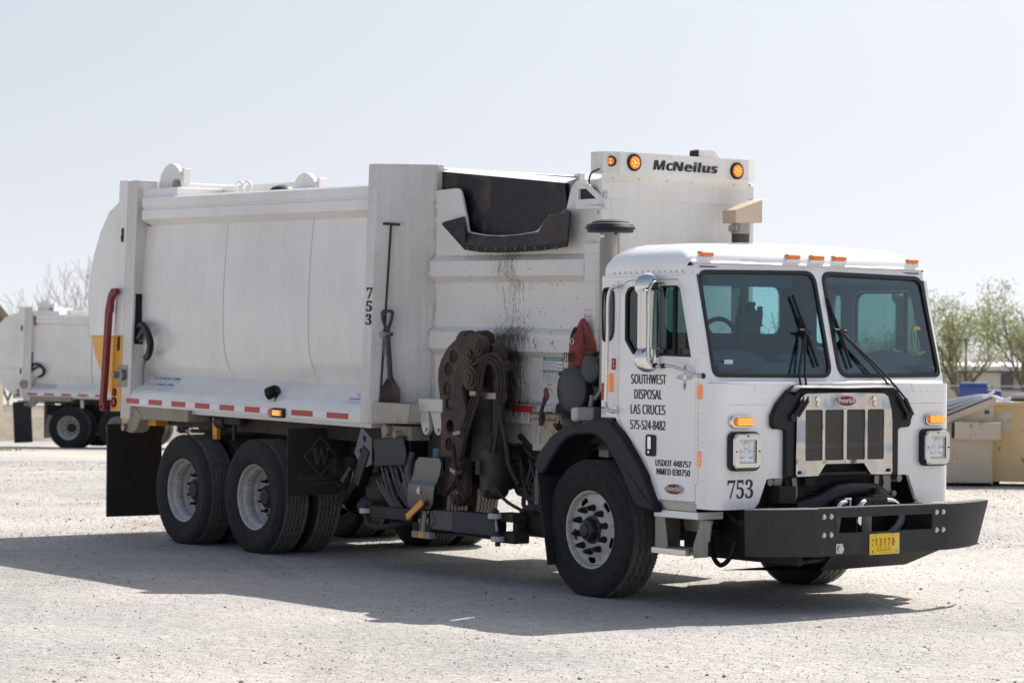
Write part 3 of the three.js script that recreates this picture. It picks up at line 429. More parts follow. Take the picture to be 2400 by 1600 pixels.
// small guarded lamp bracket at the front of the mouth
M('lamp_bracket', [plate([[-0.66, 3.265], [-0.52, 3.26], [-0.30, 3.12], [-0.28, 3.06], [-0.66, 3.09]], HZ + 0.03, HZ + 0.045, [[[-0.63, 3.215], [-0.53, 3.215], [-0.40, 3.13], [-0.63, 3.125]]], 0.003), rspan(-0.66, -0.30, 3.05, 3.09, HZ, HZ + 0.045, 0.004), rspan(-0.42, -0.36, 2.98, 3.06, HZ + 0.0, HZ + 0.03, 0.004)], white, hopper);
M('bracket_lamp', [rspan(-0.63, -0.46, 3.13, 3.22, HZ + 0.0, HZ + 0.028, 0.01)], black, hopper);
M('lamp_cable', [tube([[-0.50, 3.22, HZ + 0.03], [-0.50, 3.27, HZ + 0.04], [-0.46, 3.33, HZ + 0.05], [-0.36, 3.36, 0.83]], 0.007, 20)], black, hopper);
// raised box with the maker's name over the cab
const top = 3.502;
const boxPl = (pts, y0, y1) => { const g = new THREE.ExtrudeGeometry(shape(pts.map(([x, z]) => [x, -z])), { depth: y1 - y0, bevelEnabled: false }); return g.rotateX(-Math.PI / 2).translate(0, y0, 0); };
const boxO = [[-0.292, 0.67], [-0.292, -0.67], [-0.36, -0.80], [-0.51, -0.80], [-0.51, 0.795], [-0.36, 0.795]];
M('name_box', [boxPl(boxO, 3.335, top), skin([[[-0.292, 3.336, -0.67], [-0.292, 3.336, 0.67], [-0.36, 3.336, 0.795]], [[-0.372, 3.262, -0.74], [-0.372, 3.262, 0.74], [-0.38, 3.262, 0.795]]], false, 0.2)], white, hopper);
M('name_lettering', [0, 0.004, -0.004].flatMap((e) => [['Mc', e, 0.19], ['Neilus', 0.2 + e, 0.46]]).map(([t, x, w]) => text(t, w, 0.078, 'sans_bold', 0.2).translate(x + w / 2 - 0.335, 0, x * 0.02)).map((g) => g.rotateY(Math.PI / 2).translate(-0.289, 3.414, -0.005)), std({ color: col(0.035, 0.033, 0.032), roughness: 0.3, metalness: 0.3 }), hopper);
function roundLamp(x, y, z, r, turn, parent) { const l = G('warning_lamp', parent); const ax = (g) => at(g, x, y, z, 0, turn, 0); M('grommet', ax(cyl(r, 0.016, 'x', 0.006, 0, 0, 26)), black, l); M('lens', ax(cyl(r * 0.75, 0.02, 'x', 0.012, 0, 0, 26)), amber, l); const d = []; for (let i = 0; i < 7; i++) { const a = i / 7 * 6.283; d.push(cyl(r * 0.085, 0.004, 'x', 0.023, r * 0.47 * Math.cos(a), r * 0.47 * Math.sin(a), 8)); } d.push(cyl(r * 0.085, 0.004, 'x', 0.023, 0, 0, 8)); if (r > 0.05) for (let i = 0; i < 3; i++) { const a = i / 3 * 6.283 + 0.5; d.push(cyl(r * 0.085, 0.004, 'x', 0.023, r * 0.2 * Math.cos(a), r * 0.2 * Math.sin(a), 8)); } M('led_dots', d.map(ax), amberLed, l); }
roundLamp(-0.292, 3.422, 0.538, 0.068, 0, hopper); roundLamp(-0.292, 3.406, -0.538, 0.068, 0, hopper);
{ const l = G('warning_lamp', hopper); const ax = (g) => at(g, -0.325, 3.425, 0.735, 0, -1.07, 0); M('grommet', ax(cyl(0.042, 0.016, 'x', 0.004, 0, 0, 24)), black, l); M('lens', ax(cyl(0.029, 0.02, 'x', 0.009, 0, 0, 24)), amber, l); M('led_dots', [ax(cyl(0.006, 0.004, 'x', 0.02, 0.012, 0, 8)), ax(cyl(0.006, 0.004, 'x', 0.02, -0.012, 0, 8))], amberLed, l); }
{ const l = G('warning_lamp', hopper); M('grommet', cyl(0.05, 0.02, 'z', -0.5, 3.41, -0.805, 20), black, l); M('lens', cyl(0.036, 0.03, 'z', -0.5, 3.41, -0.815, 20), amber, l); }
M('rivet', [0.71, 0.45, 0.16, -0.1, -0.55, -0.72].map((z) => cyl(0.011, 0.01, 'x', -0.335, 3.30, z, 8)), bolt, hopper);
M('roof_fin', [frontPlate([[-0.19, 3.50], [-0.19, 3.567], [-0.34, 3.572], [-0.43, 3.50]], -0.46, -0.35, [], 0.004)], white, hopper); M('fin_lamp', [frontPlate([[-0.145, 3.51], [-0.15, 3.555], [-0.19, 3.56], [-0.19, 3.505]], -0.42, -0.36)], black, hopper);
M('rivet', [cyl(0.02, 0.02, 'x', -0.37, 3.16, 0.765, 14), cyl(0.018, 0.02, 'z', -0.40, 3.02, HZ + 0.035, 14)], bolt, hopper);
// notices on the hopper side
const noticeTex = canvasTex(256, 320, (c, w, h) => { c.fillStyle = '#e9e9ea'; c.fillRect(0, 0, w, h); c.fillStyle = '#0d6b4c'; c.fillRect(4, 4, w - 8, 44); c.fillRect(4, 168, w - 8, 40); c.fillStyle = '#fff'; c.textAlign = 'center'; c.font = 'bold 30px sans-serif'; c.fillText('SAFETY NOTICE', w / 2, 37, 220); c.font = 'bold 24px sans-serif'; c.fillText('AVISO DE SEGURIDAD', w / 2, 197, 220); c.fillStyle = '#4a4a50'; for (let i = 0; i < 7; i++) { c.fillRect(12, 62 + i * 14, i % 3 ? 190 : 150, 4); c.fillRect(12, 222 + i * 13, i % 3 ? 200 : 228, 4); } c.fillStyle = '#b02a2a'; c.fillRect(184, 88, 60, 12); c.fillRect(184, 134, 60, 12); c.strokeStyle = '#1d2a3a'; c.lineWidth = 4; c.strokeRect(2, 2, w - 4, h - 4); });
const hN = HZ + 0.0035;
decal('safety_notice', 0.258, 0.195, -0.995, 1.775, hN, std({ map: noticeTex, roughness: 0.5 }), hopper);
decal('caution_sticker', 0.085, 0.088, -1.04, 1.616, hN, std({ map: canvasTex(96, 128, (c, w, h) => { c.fillStyle = '#e8e8ea'; c.fillRect(0, 0, w, h); c.fillStyle = '#d8c21a'; c.fillRect(2, 2, w - 4, 18); c.fillRect(2, 66, w - 4, 18); c.fillStyle = '#222'; c.font = 'bold 14px sans-serif'; c.fillText('CAUTION', 16, 17, 64); c.fillText('WARNING', 16, 81, 64); c.fillStyle = '#70809a'; for (let i = 0; i < 4; i++) { c.fillRect(8, 28 + i * 9, 78, 3); c.fillRect(8, 92 + i * 8, 78, 3); } }), roughness: 0.5 }), hopper);
decal('extinguisher_label', 0.088, 0.165, -0.475, 2.175, HZ + 0.0625, std({ map: canvasTex(96, 180, (c, w, h) => { c.fillStyle = '#e6e4e6'; c.fillRect(0, 0, w, h); c.strokeStyle = '#9b2a36'; c.lineWidth = 4; c.strokeRect(3, 3, w - 6, 52); c.strokeRect(3, 60, w - 6, h - 64); c.fillStyle = '#9b2a36'; c.font = 'bold 15px sans-serif'; c.textAlign = 'center'; c.fillText('Fire', w / 2, 24); c.fillText('Extinguisher', w / 2, 44, 84); c.fillText('Extintor de', w / 2, 80, 80); c.fillText('Incendios', w / 2, 98, 70); c.fillRect(w / 2 - 7, 110, 14, 34); c.beginPath(); c.moveTo(w / 2 - 18, 142); c.lineTo(w / 2 + 18, 142); c.lineTo(w / 2, 172); c.fill(); }), roughness: 0.5 }), hopper);
decal('chart_sticker', 0.10, 0.10, -2.62, 1.41, HZ + 0.0515, std({ map: canvasTex(96, 160, (c, w, h) => { c.fillStyle = '#e4e4ea'; c.fillRect(0, 0, w, h); c.fillStyle = '#3c5788'; c.fillRect(0, 0, w, 14); c.fillRect(0, 76, w, 14); c.strokeStyle = '#8c9ab5'; for (let i = 1; i < 10; i++) { c.strokeRect(4, 16 * i, 40, 12); c.strokeRect(48, 16 * i, 40, 12); } }), roughness: 0.5 }), hopper);
SHEAR = false;
// shovel tray bracket and lugs at the foot of the bulkhead
M('tool_tray', [plate([[-3.08, 1.25], [-3.08, 1.375], [-2.985, 1.42], [-2.42, 1.415], [-2.46, 1.265]], 1.19, 1.2, [], 0.003), plate([[-2.46, 1.265], [-2.42, 1.415], [-2.95, 1.42], [-3.05, 1.25]], 0.98, 0.99), rspan(-3.05, -2.46, 1.248, 1.262, 0.98, 1.2, 0.004), bx(0.01, 0.15, 0.21, -2.44, 1.34, 1.09)], beige.clone(), hopper);
hopper.children.at(-1).material.color.setRGB(1.35, 1.42, 1.5);
M('step_beam', [rspan(-2.45, -2.1, 1.35, 1.46, 0.80, 1.10, 0.01)], whiteDirty, hopper);
for (const x of [-2.38, -2.20]) M('pivot_lug', [plate(filletPts([[x - 0.1, 1.36], [x + 0.05, 1.36], [x + 0.07, 1.2], [x + 0.03, 1.15], [x - 0.02, 1.17]], 0.03), 1.04, 1.08, [circPts(x + 0.03, 1.195, 0.022, 12)], 0.004)], whiteDirty, hopper);
M('hook_bracket', [rspan(-3.0, -2.55, 1.10, 1.22, 0.9, 1.1), cyl(0.05, 0.1, 'z', -2.88, 1.18, 1.1, 16), cyl(0.03, 0.14, 'z', -2.7, 1.15, 1.1, 16)], beige, hopper);
M('pinned_bracket', [span(-2.9, -1.5, 1.14, 1.30, 0.60, 0.72)], whiteDirty, hopper);

// ---------------------------------------------------------------- lift arm and gripper
const arm = G('lift_arm', truck);
const holes = [[-1.962, 1.813], [-2.03, 1.712], [-2.043, 1.546], [-2.013, 1.424], [-2.004, 1.24], [-2.015, 1.089]];
const armL = [[-2.14, 0.98], [-2.125, 1.356], [-2.185, 1.62], [-2.18, 1.70], [-2.145, 1.78], [-2.05, 1.89], [-1.92, 1.965], [-1.84, 1.93], [-1.87, 1.75], [-1.915, 1.66], [-1.905, 1.40], [-1.885, 1.18], [-1.90, 0.98]];
M('arm_side', [plate(filletPts(armL, 0.02), 1.06, 1.085, holes.map(([x, y], i) => circPts(x, y, i < 2 ? 0.056 : 0.054, 22)), 0.006)], rust, arm);
// front flange bends with the arm and stands proud of the side
const armR = [[-1.915, 0.98], [-1.895, 1.18], [-1.91, 1.40], [-1.92, 1.64], [-1.87, 1.76], [-1.84, 1.93], [-1.80, 1.985], [-1.60, 2.0], [-1.50, 1.965], [-1.475, 1.90], [-1.52, 1.80], [-1.66, 1.72], [-1.775, 1.655], [-1.80, 1.56], [-1.74, 1.40], [-1.735, 1.25], [-1.80, 1.05], [-1.84, 0.95]];
M('arm_side', [plate(filletPts(armR, 0.02), 1.10, 1.155, [], 0.012).translate(0.06, 0, 0)], rust, arm);
M('arm_core', [plate([[-2.24, 1.0], [-2.225, 1.34], [-2.285, 1.64], [-2.15, 1.87], [-2.0, 1.94], [-1.88, 1.70], [-1.90, 1.0]], 0.955, 0.965), span(-1.93, -1.89, 1.0, 1.65, 0.84, 1.1), at(span(-0.02, 0.02, 0, 0.32, 0.84, 1.1), -1.90, 1.62, 0, 0, 0, -0.2)], steelDark, arm);
M('pivot_roller', [cyl(0.075, 0.34, 'x', -1.73, 1.945, 1.03, 24), cyl(0.088, 0.09, 'x', -1.83, 1.945, 1.03, 24), cyl(0.088, 0.1, 'x', -1.62, 1.945, 1.03, 24)], rust, arm);
for (const [x, y, r] of [[-1.565, 1.905, 0.085], [-1.67, 1.825, 0.062], [-1.665, 1.645, 0.10]]) M('pivot_pin', [cyl(r, 0.07, 'z', x + 0.06, y, 1.14, 26), cyl(r * 0.7, 0.09, 'z', x + 0.06, y, 1.145, 26), cyl(r * 0.36, 0.11, 'z', x + 0.06, y, 1.145, 18)], rust, arm);
M('inner_arm', [plate(filletPts([[-1.76, 1.74], [-1.58, 1.74], [-1.50, 1.80], [-1.48, 1.50], [-1.50, 1.0], [-1.78, 0.95], [-1.72, 1.3]], 0.03), 0.92, 1.04)], steelDark, arm);
M('lower_link', [plate(filletPts([[-1.86, 1.02], [-1.77, 1.0], [-1.82, 0.86], [-1.94, 0.74], [-2.06, 0.65], [-2.14, 0.69], [-2.12, 0.76], [-2.0, 0.88]], 0.04), 1.07, 1.12, [], 0.008), plate(filletPts([[-1.88, 1.0], [-1.80, 1.0], [-1.79, 0.66], [-1.84, 0.585], [-1.90, 0.62], [-1.91, 0.75]], 0.04), 1.0, 1.06, [], 0.008), cyl(0.05, 0.16, 'z', -1.845, 0.635, 1.06, 20), cyl(0.028, 0.19, 'z', -1.845, 0.635, 1.07, 14), cyl(0.035, 0.14, 'z', -2.10, 0.705, 1.08, 18)], rust, arm);
M('lift_cylinder', [rod([-1.42, 0.72, 1.0], [-1.44, 1.70, 1.0], 0.052, 0.052, 20), rod([-1.44, 1.50, 1.0], [-1.45, 1.86, 1.0], 0.035), cyl(0.085, 0.12, 'z', -1.46, 1.84, 1.02, 22), cyl(0.055, 0.12, 'z', -1.36, 1.74, 1.03, 18)], rust, arm);
M('side_tank', [rspan(-1.56, -1.30, 0.66, 1.10, 0.94, 1.14, 0.09), cyl(0.022, 0.03, 'z', -1.40, 0.72, 1.16, 14), rspan(-1.52, -1.46, 0.86, 0.98, 1.155, 1.17, 0.01)], steelDark, arm);
// hydraulic hoses arching over the arm
const hoseMat = std({ map: rust.map, color: col(0.38, 0.36, 0.38), roughness: 0.75 });
for (const [o, r] of [[0, 0.013], [0.042, 0.013], [0.08, 0.012], [0.10, 0.009]]) M('hydraulic_hose', [tube([[-1.92 + o * 0.9, 0.98, 1.12], [-1.80 + o, 1.22, 1.15], [-1.64 + o, 1.52, 1.16], [-1.57 + o * 0.9, 1.72, 1.18], [-1.47 + o * 0.4, 1.815 - o * 0.4, 1.2], [-1.36 - o * 0.5, 1.84 - o * 0.7, 1.2], [-1.245 - o, 1.78 - o * 0.5, 1.2], [-1.20 - o, 1.66, 1.19], [-1.215 - o, 1.50, 1.17], [-1.28 - o * 0.5, 1.32, 1.14], [-1.345 - o * 0.2, 1.05, 1.13]].map(([x, y, z]) => [x + (z - 1.1) * 1.2, y, z]), r, 80, 9)], hoseMat, arm);
M('hydraulic_hose', [tube([[-1.24, 1.5, 1.15], [-1.20, 1.3, 1.14], [-1.15, 1.12, 1.13], [-1.12, 0.95, 1.12], [-1.05, 0.80, 1.08]], 0.019, 50, 9), tube([[-1.26, 1.52, 1.13], [-1.32, 1.3, 1.12], [-1.38, 1.05, 1.12], [-1.36, 0.85, 1.12], [-1.22, 0.68, 1.1], [-1.0, 0.58, 1.05]], 0.014, 50, 9), tube([[-1.85, 1.1, 1.16], [-1.79, 0.9, 1.17], [-1.74, 0.74, 1.17], [-1.66, 0.64, 1.16]], 0.013, 30, 8)], hoseMat, arm);
M('hose_clamp', [rspan(-1.57, -1.49, 1.50, 1.54, 1.10, 1.20, 0.006), rspan(-1.50, -1.24, 1.475, 1.53, 1.06, 1.12, 0.006), at(rspan(-0.05, 0.05, -0.018, 0.018, -0.05, 0.05, 0.006), -1.75, 1.19, 1.15, 0, 0, 0.2), at(rspan(-0.04, 0.04, -0.018, 0.018, -0.04, 0.04, 0.006), -1.80, 0.88, 1.16, 0, 0, -0.3)], alu, arm);
M('bucket_post', [rspan(-0.98, -0.82, 0.85, 1.24, 0.7, 0.95, 0.03), plate([[-1.12, 0.96], [-0.98, 1.06], [-0.98, 0.9]], 0.9, 0.93)], black, arm);
// carriage: bent stainless guard plate, beams, rollers
{
  const rows = [[0.975, 0], [0.93, 0.0], [0.85, 0.0], [0.78, 0.015], [0.745, 0.035], [0.70, 0.035], [0.60, 0.025], [0.555, 0.02]];
  const e = (y) => mix(-2.425, -2.325, (y - 0.555) / 0.42), f = (y) => mix(-2.05, -1.945, (y - 0.555) / 0.42);
  const r = rows.map(([y, d], i) => { const k = i === 0 || i === rows.length - 1 ? 0.04 : 0; return [0, 0.25, 0.5, 0.75, 1].map((t) => [mix(e(y) + k, f(y) - k, t), y, 1.20 + d]); });
  M('guard_plate', [skin(r, false, 0.3), skin(r.map((q) => q.map(([x, y, z]) => [x, y, z - 0.008])), false, 0.3)], guardSteel, arm);
  M('guard_bolt', [cyl(0.02, 0.02, 'z', -2.22, 0.70, 1.24, 14), cyl(0.03, 0.008, 'z', -2.22, 0.70, 1.237, 18)], bolt, arm);
}
M('carriage_beam', [rspan(-3.02, -2.38, 0.43, 0.535, 1.10, 1.2, 0.01)], black, arm);
M('carriage_beam', [rspan(-2.10, -1.80, 0.385, 0.545, 1.08, 1.2, 0.01), plate([[-2.10, 0.54], [-2.03, 0.46], [-2.10, 0.40]], 1.2, 1.206)], std({ map: dirtW([0.14, 0.13, 0.12], 0.7, [1, 1, 1]), roughness: 0.6 }), arm, 'scuffed grey end of the carriage beam');
M('carriage_beam', [rspan(-1.795, -1.20, 0.378, 0.555, 1.08, 1.2, 0.01), rspan(-2.4, -1.2, 0.34, 0.36, 0.9, 1.1)], std({ color: col(0.017, 0.022, 0.032), roughness: 0.5 }), arm);
M('beam_end', [rspan(-1.24, -1.02, 0.50, 0.57, 1.0, 1.16, 0.01), rspan(-1.2, -1.0, 0.33, 0.42, 1.0, 1.16, 0.01), rspan(-1.10, -1.04, 0.35, 0.55, 1.0, 1.1, 0.01), rspan(-2.40, -2.32, 0.38, 0.56, 1.05, 1.14, 0.01)], steelDark, arm);
const rollerW = std({ color: col(0.5, 0.5, 0.52), roughness: 0.5 });
for (const [x, y] of [[-3.08, 0.487], [-1.20, 0.545], [-1.16, 0.365]]) { M('guide_roller', [cyl(0.056, 0.04, 'y', x, y, 1.2, 20)], rollerW, arm); M('roller_bolt', [cyl(0.022, 0.12, 'y', x, y, 1.2, 10), cyl(0.034, 0.02, 'y', x, y + 0.035, 1.2, 12)], steelDark, arm); }
M('roller_stem', [rod([-1.16, 0.38, 1.2], [-1.19, 0.54, 1.2], 0.014), rod([-2.26, 0.31, 1.16], [-2.24, 0.53, 1.16], 0.028), rod([-2.34, 0.31, 1.15], [-2.33, 0.46, 1.15], 0.018)], alu, arm);
M('yellow_stop', [at(rspan(-0.135, 0.135, -0.028, 0.028, -0.01, 0.01, 0.006), -2.25, 0.54, 1.26, 0, 0, 0.55)], yellow, arm, 'yellow diagonal bar');
M('stop_foot', [rspan(-2.385, -2.30, 0.30, 0.36, 1.14, 1.2, 0.006), rspan(-2.21, -2.12, 0.30, 0.36, 1.14, 1.2, 0.006)], alu, arm); M('stop_foot', [rspan(-2.298, -2.212, 0.302, 0.358, 1.14, 1.198, 0.006)], yellow, arm);
M('stop_bolt', [...[-2.37, -2.335, -2.18, -2.145].map((x) => cyl(0.015, 0.07, 'y', x, 0.39, 1.18, 10))], steelDark, arm);
M('hydraulic_hose', [tube([[-3.08, 0.47, 1.17], [-3.06, 0.40, 1.2], [-2.95, 0.36, 1.2], [-2.75, 0.37, 1.18], [-2.6, 0.41, 1.12], [-2.5, 0.44, 1.06]], 0.026, 50, 9)], hoseMat, arm);
// valve block with its guard and hose ends
const valve = G('valve_guard', truck);
M('guard_box', [plate([[-3.06, 1.10], [-2.60, 1.137], [-2.545, 0.985], [-2.575, 0.90], [-3.04, 0.87], [-3.03, 0.96]], 1.14, 1.15, [], 0.003), plate([[-3.06, 1.10], [-2.60, 1.137], [-2.6, 1.127], [-3.06, 1.09]], 0.85, 1.15)], greyPlastic, valve);
M('guard_end', [plate([[0, -0.22], [0.0, 0.0], [-0.16, 0.10], [-0.27, -0.13], [-0.14, -0.26]], 0, 0.012, [circPts(-0.11, -0.0, 0.03, 14), circPts(-0.16, -0.11, 0.03, 14)]).translate(-3.06, 1.10, 1.148)], std({ color: col(0.15, 0.15, 0.165), roughness: 0.5, metalness: 0.3 }), valve);
M('manifold', [at(rspan(-0.06, 0.06, -0.18, 0.18, -0.05, 0.05, 0.01), -3.22, 0.86, 1.12, 0, 0, -0.5), rspan(-3.15, -2.6, 0.95, 1.1, 0.9, 1.08, 0.01)], black, valve);
M('glass_gauge', [at(cyl(0.05, 0.16, 'y', 0, 0, 0, 14, 0.02), -3.38, 0.79, 1.18, 0, 0, -0.6)], glassDark, valve);
for (let i = 0; i < 6; i++) { const x = -2.96 + i * 0.075, y = 0.86 - (i % 2) * 0.03; M('hose_fitting', [rod([x, y + 0.03, 1.13], [x + 0.05, y - 0.045, 1.135], 0.012), rod([x + 0.052, y - 0.05, 1.135], [x + 0.085, y - 0.1, 1.14], 0.017)], dullSteel, valve); M('hydraulic_hose', [tube([[x + 0.085, y - 0.1, 1.14], [x + 0.16 + i * 0.01, y - 0.22, 1.14], [x + 0.30, y - 0.33, 1.12], [x + 0.46, y - 0.37, 1.1]], 0.017, 30, 8)], std({ color: col(0.06, 0.058, 0.058), roughness: 0.6 }), valve); }
for (let i = 0; i < 3; i++) M('hose_fitting', [rod([-3.02 + i * 0.07, 0.74 - i * 0.02, 1.12], [-2.93 + i * 0.07, 0.66 - i * 0.02, 1.13], 0.016), rod([-2.93 + i * 0.07, 0.66 - i * 0.02, 1.13], [-2.75 + i * 0.05, 0.50, 1.12], 0.018)], dullSteel, valve);
M('hydraulic_hose', [tube([[-2.56, 1.0, 1.08], [-2.55, 0.85, 1.12], [-2.47, 0.74, 1.14], [-2.38, 0.72, 1.12]], 0.03, 30, 9), tube([[-2.60, 0.82, 1.12], [-2.52, 0.70, 1.14], [-2.40, 0.66, 1.13]], 0.028, 30, 9), tube([[-2.62, 0.74, 1.12], [-2.5, 0.62, 1.13], [-2.38, 0.60, 1.12]], 0.026, 30, 9)], std({ color: col(0.085, 0.082, 0.085), roughness: 0.6 }), valve);
M('axle_motor', [cyl(0.09, 0.2, 'x', -3.28, 0.50, 1.0, 18), cyl(0.06, 0.28, 'x', -3.3, 0.50, 1.0, 18), rspan(-3.3, -3.0, 0.55, 0.8, 0.9, 1.08, 0.05)], steelDark, valve);
M('breather_can', [cyl(0.05, 0.09, 'y', -2.28, 1.0, 1.0, 18)], std({ color: col(0.08, 0.17, 0.24), roughness: 0.5 }), valve);
M('back_panel', [span(-3.0, -2.2, 0.80, 1.14, 0.86, 0.88), span(-2.42, -2.36, 0.85, 1.1, 0.88, 0.9)], std({ color: col(0.07, 0.07, 0.075), roughness: 0.7 }), valve);
// ---------------------------------------------------------------- cab
const cab = G('cab', truck);
const Xf = (y, z) => 1.462 - 0.262 * (y - 1.66) - 0.045 * Math.abs(z); // raked windscreen plane, slightly pointed in the middle
const ZS = 1.2;
// side panels: outer shape with a door hole and a rear quarter window
const doorO = filletPts([[0.362, 1.385], [0.362, 2.408], [1.105, 2.408], [1.264, 1.83], [1.264, 0.775], [0.80, 0.775], [0.752, 0.923], [0.70, 1.033], [0.574, 1.15], [0.436, 1.268]], [0.03, 0.16, 0.09, 0.02, 0.02, 0.02, 0.03, 0.05, 0.05, 0.03], 6);
const sideO = [[0.155, 1.37], [0.155, 2.44], [1.205, 2.44], [1.35, 1.83], [1.385, 1.66], [1.385, 0.735], [0.80, 0.735], [0.715, 0.923], [0.665, 1.02], [0.54, 1.135], [0.40, 1.255], [0.33, 1.37]];
const quarter = filletPts([[0.175, 1.95], [0.175, 2.345], [0.297, 2.345], [0.297, 2.0], [0.26, 1.95]], [0.02, 0.03, 0.06, 0.05, 0.03]);
const winO = filletPts([[0.432, 1.955], [0.432, 2.362], [1.072, 2.362], [1.225, 1.829], [0.53, 1.845]], [0.02, 0.10, 0.05, 0.03, 0.02], 6);
const shell = [], mir = (g, s) => s > 0 ? g : mirrorZ(g);
for (const s of [1, -1]) {
  M('side_panel', [mir(plate(sideO, ZS - 0.03, ZS, [doorO, quarter], 0.002), s)], cabWhite, cab);
  M('quarter_window', [mir(plate(filletPts([[0.175, 1.95], [0.175, 2.345], [0.297, 2.345], [0.297, 2.0], [0.26, 1.95]], 0.03), ZS - 0.014, ZS - 0.010), s)], glassDark, cab);
  M('quarter_gasket', [mir(tube([...quarter.filter((_, i) => i % 2 === 0), quarter[0]].map(([x, y]) => [x, y, ZS + 0.002]), 0.009, 60, 6), s)], gasket, cab);
  // door
  const door = G('door', cab.parent);
  const inset = (pts, d) => { const cx = 0.85, cy = 1.6; return pts.map(([x, y]) => [x + (x < cx ? d : -d), y + (y < cy ? d : -d)]); };
  M('door_panel', [mir(plate(inset(doorO, 0.006), ZS - 0.035, ZS + 0.004, [winO], 0.004), s)], cabWhite, door);
  M('window_pane', [mir(plate(winO, ZS - 0.022, ZS - 0.018), s)], glassDark, door);
  M('window_frame', [mir(plate(winO, ZS - 0.03, ZS - 0.003, [filletPts([[0.452, 1.965], [0.452, 2.346], [1.06, 2.346], [1.195, 1.852], [0.54, 1.866]], [0.02, 0.09, 0.04, 0.03, 0.02], 6)]), s), mir(rspan(0.985, 1.012, 1.85, 2.35, ZS - 0.03, ZS - 0.002, 0.004), s)], gasket, door);
  M('hinge_strip', [mir(rspan(1.266, 1.285, 0.905, 1.82, ZS - 0.01, ZS + 0.006, 0.004), s), ...Array.from({ length: 24 }, (_, i) => mir(cyl(0.008, 0.03, 'y', 1.273, 0.93 + i * 0.038, ZS + 0.006, 8), s))], polished, door);
  M('door_handle', [mir(plate(roundPts(0.703, 0.818, 1.098, 1.258, 0.022), ZS + 0.004, ZS + 0.016, [roundPts(0.718, 0.806, 1.115, 1.243, 0.018)], 0.003), s), mir(rspan(0.71, 0.81, 1.108, 1.25, ZS - 0.02, ZS + 0.005, 0.004), s)], gasket, door);
  M('handle_grip', [mir(rspan(0.722, 0.762, 1.148, 1.245, ZS + 0.006, ZS + 0.014, 0.006), s), mir(cyl(0.011, 0.006, 'z', 0.738, 1.128, ZS + 0.012, 14), s)], chrome, door);
  if (s > 0) {
    const T = (str, w, h, x, y, f = 'sans_regular') => text(str, w, h, f).translate(x, y, ZS + 0.0055);
    M('door_lettering', [T('SOUTHWEST', 0.404, 0.072, 0.722, 1.667), T('DISPOSAL', 0.318, 0.072, 0.719, 1.555), T('LAS CRUCES', 0.40, 0.072, 0.717, 1.442), T('575-524-8482', 0.408, 0.070, 0.717, 1.327), T('USDOT 448757', 0.40, 0.047, 1.012, 1.053), T('NMED 030750', 0.376, 0.047, 1.014, 0.990)].flatMap((g) => [g, g.clone().translate(0.0035, 0, 0.0001), g.clone().translate(-0.003, 0, 0.0002)]), ink, door);
    // sun sign of the state: ring with four groups of four rays
    const rays = [new THREE.RingGeometry(0.027, 0.031, 32)]; for (let q = 0; q < 4; q++) for (let i = 0; i < 4; i++) { const L = (i === 0 || i === 3) ? 0.037 : 0.052; rays.push(bx(0.0028, L, 0.0006, (i - 1.5) * 0.0085, 0.038 + L / 2, 0).rotateZ(q * Math.PI / 2)); }
    M('sun_emblem', rays.map((g) => g.scale(1.02, 1.02, 1).translate(1.137, 1.686, ZS + 0.006)), ink, door);
  }
  M('sill_plate', [mir(rspan(0.79, 1.272, 0.712, 0.773, ZS - 0.02, ZS + 0.004, 0.004), s)], stainless, cab);
  M('drip_rail', [mir(rspan(0.25, 1.13, 2.428, 2.448, ZS - 0.01, ZS + 0.02, 0.006), s)], cabWhite, cab);
  M('rail_rivet', Array.from({ length: 13 }, (_, i) => mir(cyl(0.008, 0.012, 'z', 0.31 + i * 0.066, 2.462, ZS + 0.004, 8), s)), bolt, cab);
  M('grab_rail', [mir(tube([[0.40, 2.358, ZS], [0.40, 2.358, ZS + 0.05], [0.345, 2.345, ZS + 0.06], [0.31, 2.29, ZS + 0.06], [0.30, 2.0, ZS + 0.06], [0.285, 1.55, ZS + 0.06], [0.285, 1.48, ZS + 0.06], [0.31, 1.435, ZS + 0.06], [0.36, 1.42, ZS + 0.05], [0.362, 1.42, ZS]], 0.014, 80, 10), s), mir(rspan(0.325, 0.352, 2.32, 2.40, ZS, ZS + 0.006, 0.003), s), mir(rspan(0.325, 0.352, 1.385, 1.46, ZS, ZS + 0.006, 0.003), s)], polished, cab);
  M('side_marker', [mir(rspan(0.262, 0.296, 1.565, 1.705, ZS, ZS + 0.022, 0.01), s)], amber, cab); M('side_marker', [mir(rspan(1.30, 1.328, 1.53, 1.635, ZS, ZS + 0.02, 0.01), s)], amber, cab); M('side_marker', [mir(rspan(1.298, 1.318, 1.04, 1.155, ZS, ZS + 0.01, 0.005), s)], amber, cab);
}
for (const o of truck.children) if (o.name === 'door') o.userData.label = o.children.some((c) => c.name === 'door_lettering') ? 'cab door with black company lettering' : 'far cab door';
decal('red_sticker', 0.05, 0.085, 0.305, 1.775, ZS + 0.003, std({ map: canvasTex(48, 80, (c, w, h) => { c.fillStyle = '#b5202c'; c.fillRect(0, 0, w, h); c.fillStyle = '#eee'; c.font = 'bold 30px sans-serif'; c.fillText('F', 12, 34); c.fillText('T', 20, 68); }), roughness: 0.5 }), cab);
decal('red_sticker', 0.05, 0.13, 0.185, 1.565, ZS + 0.003, std({ color: col(0.45, 0.06, 0.06), roughness: 0.5 }), cab);
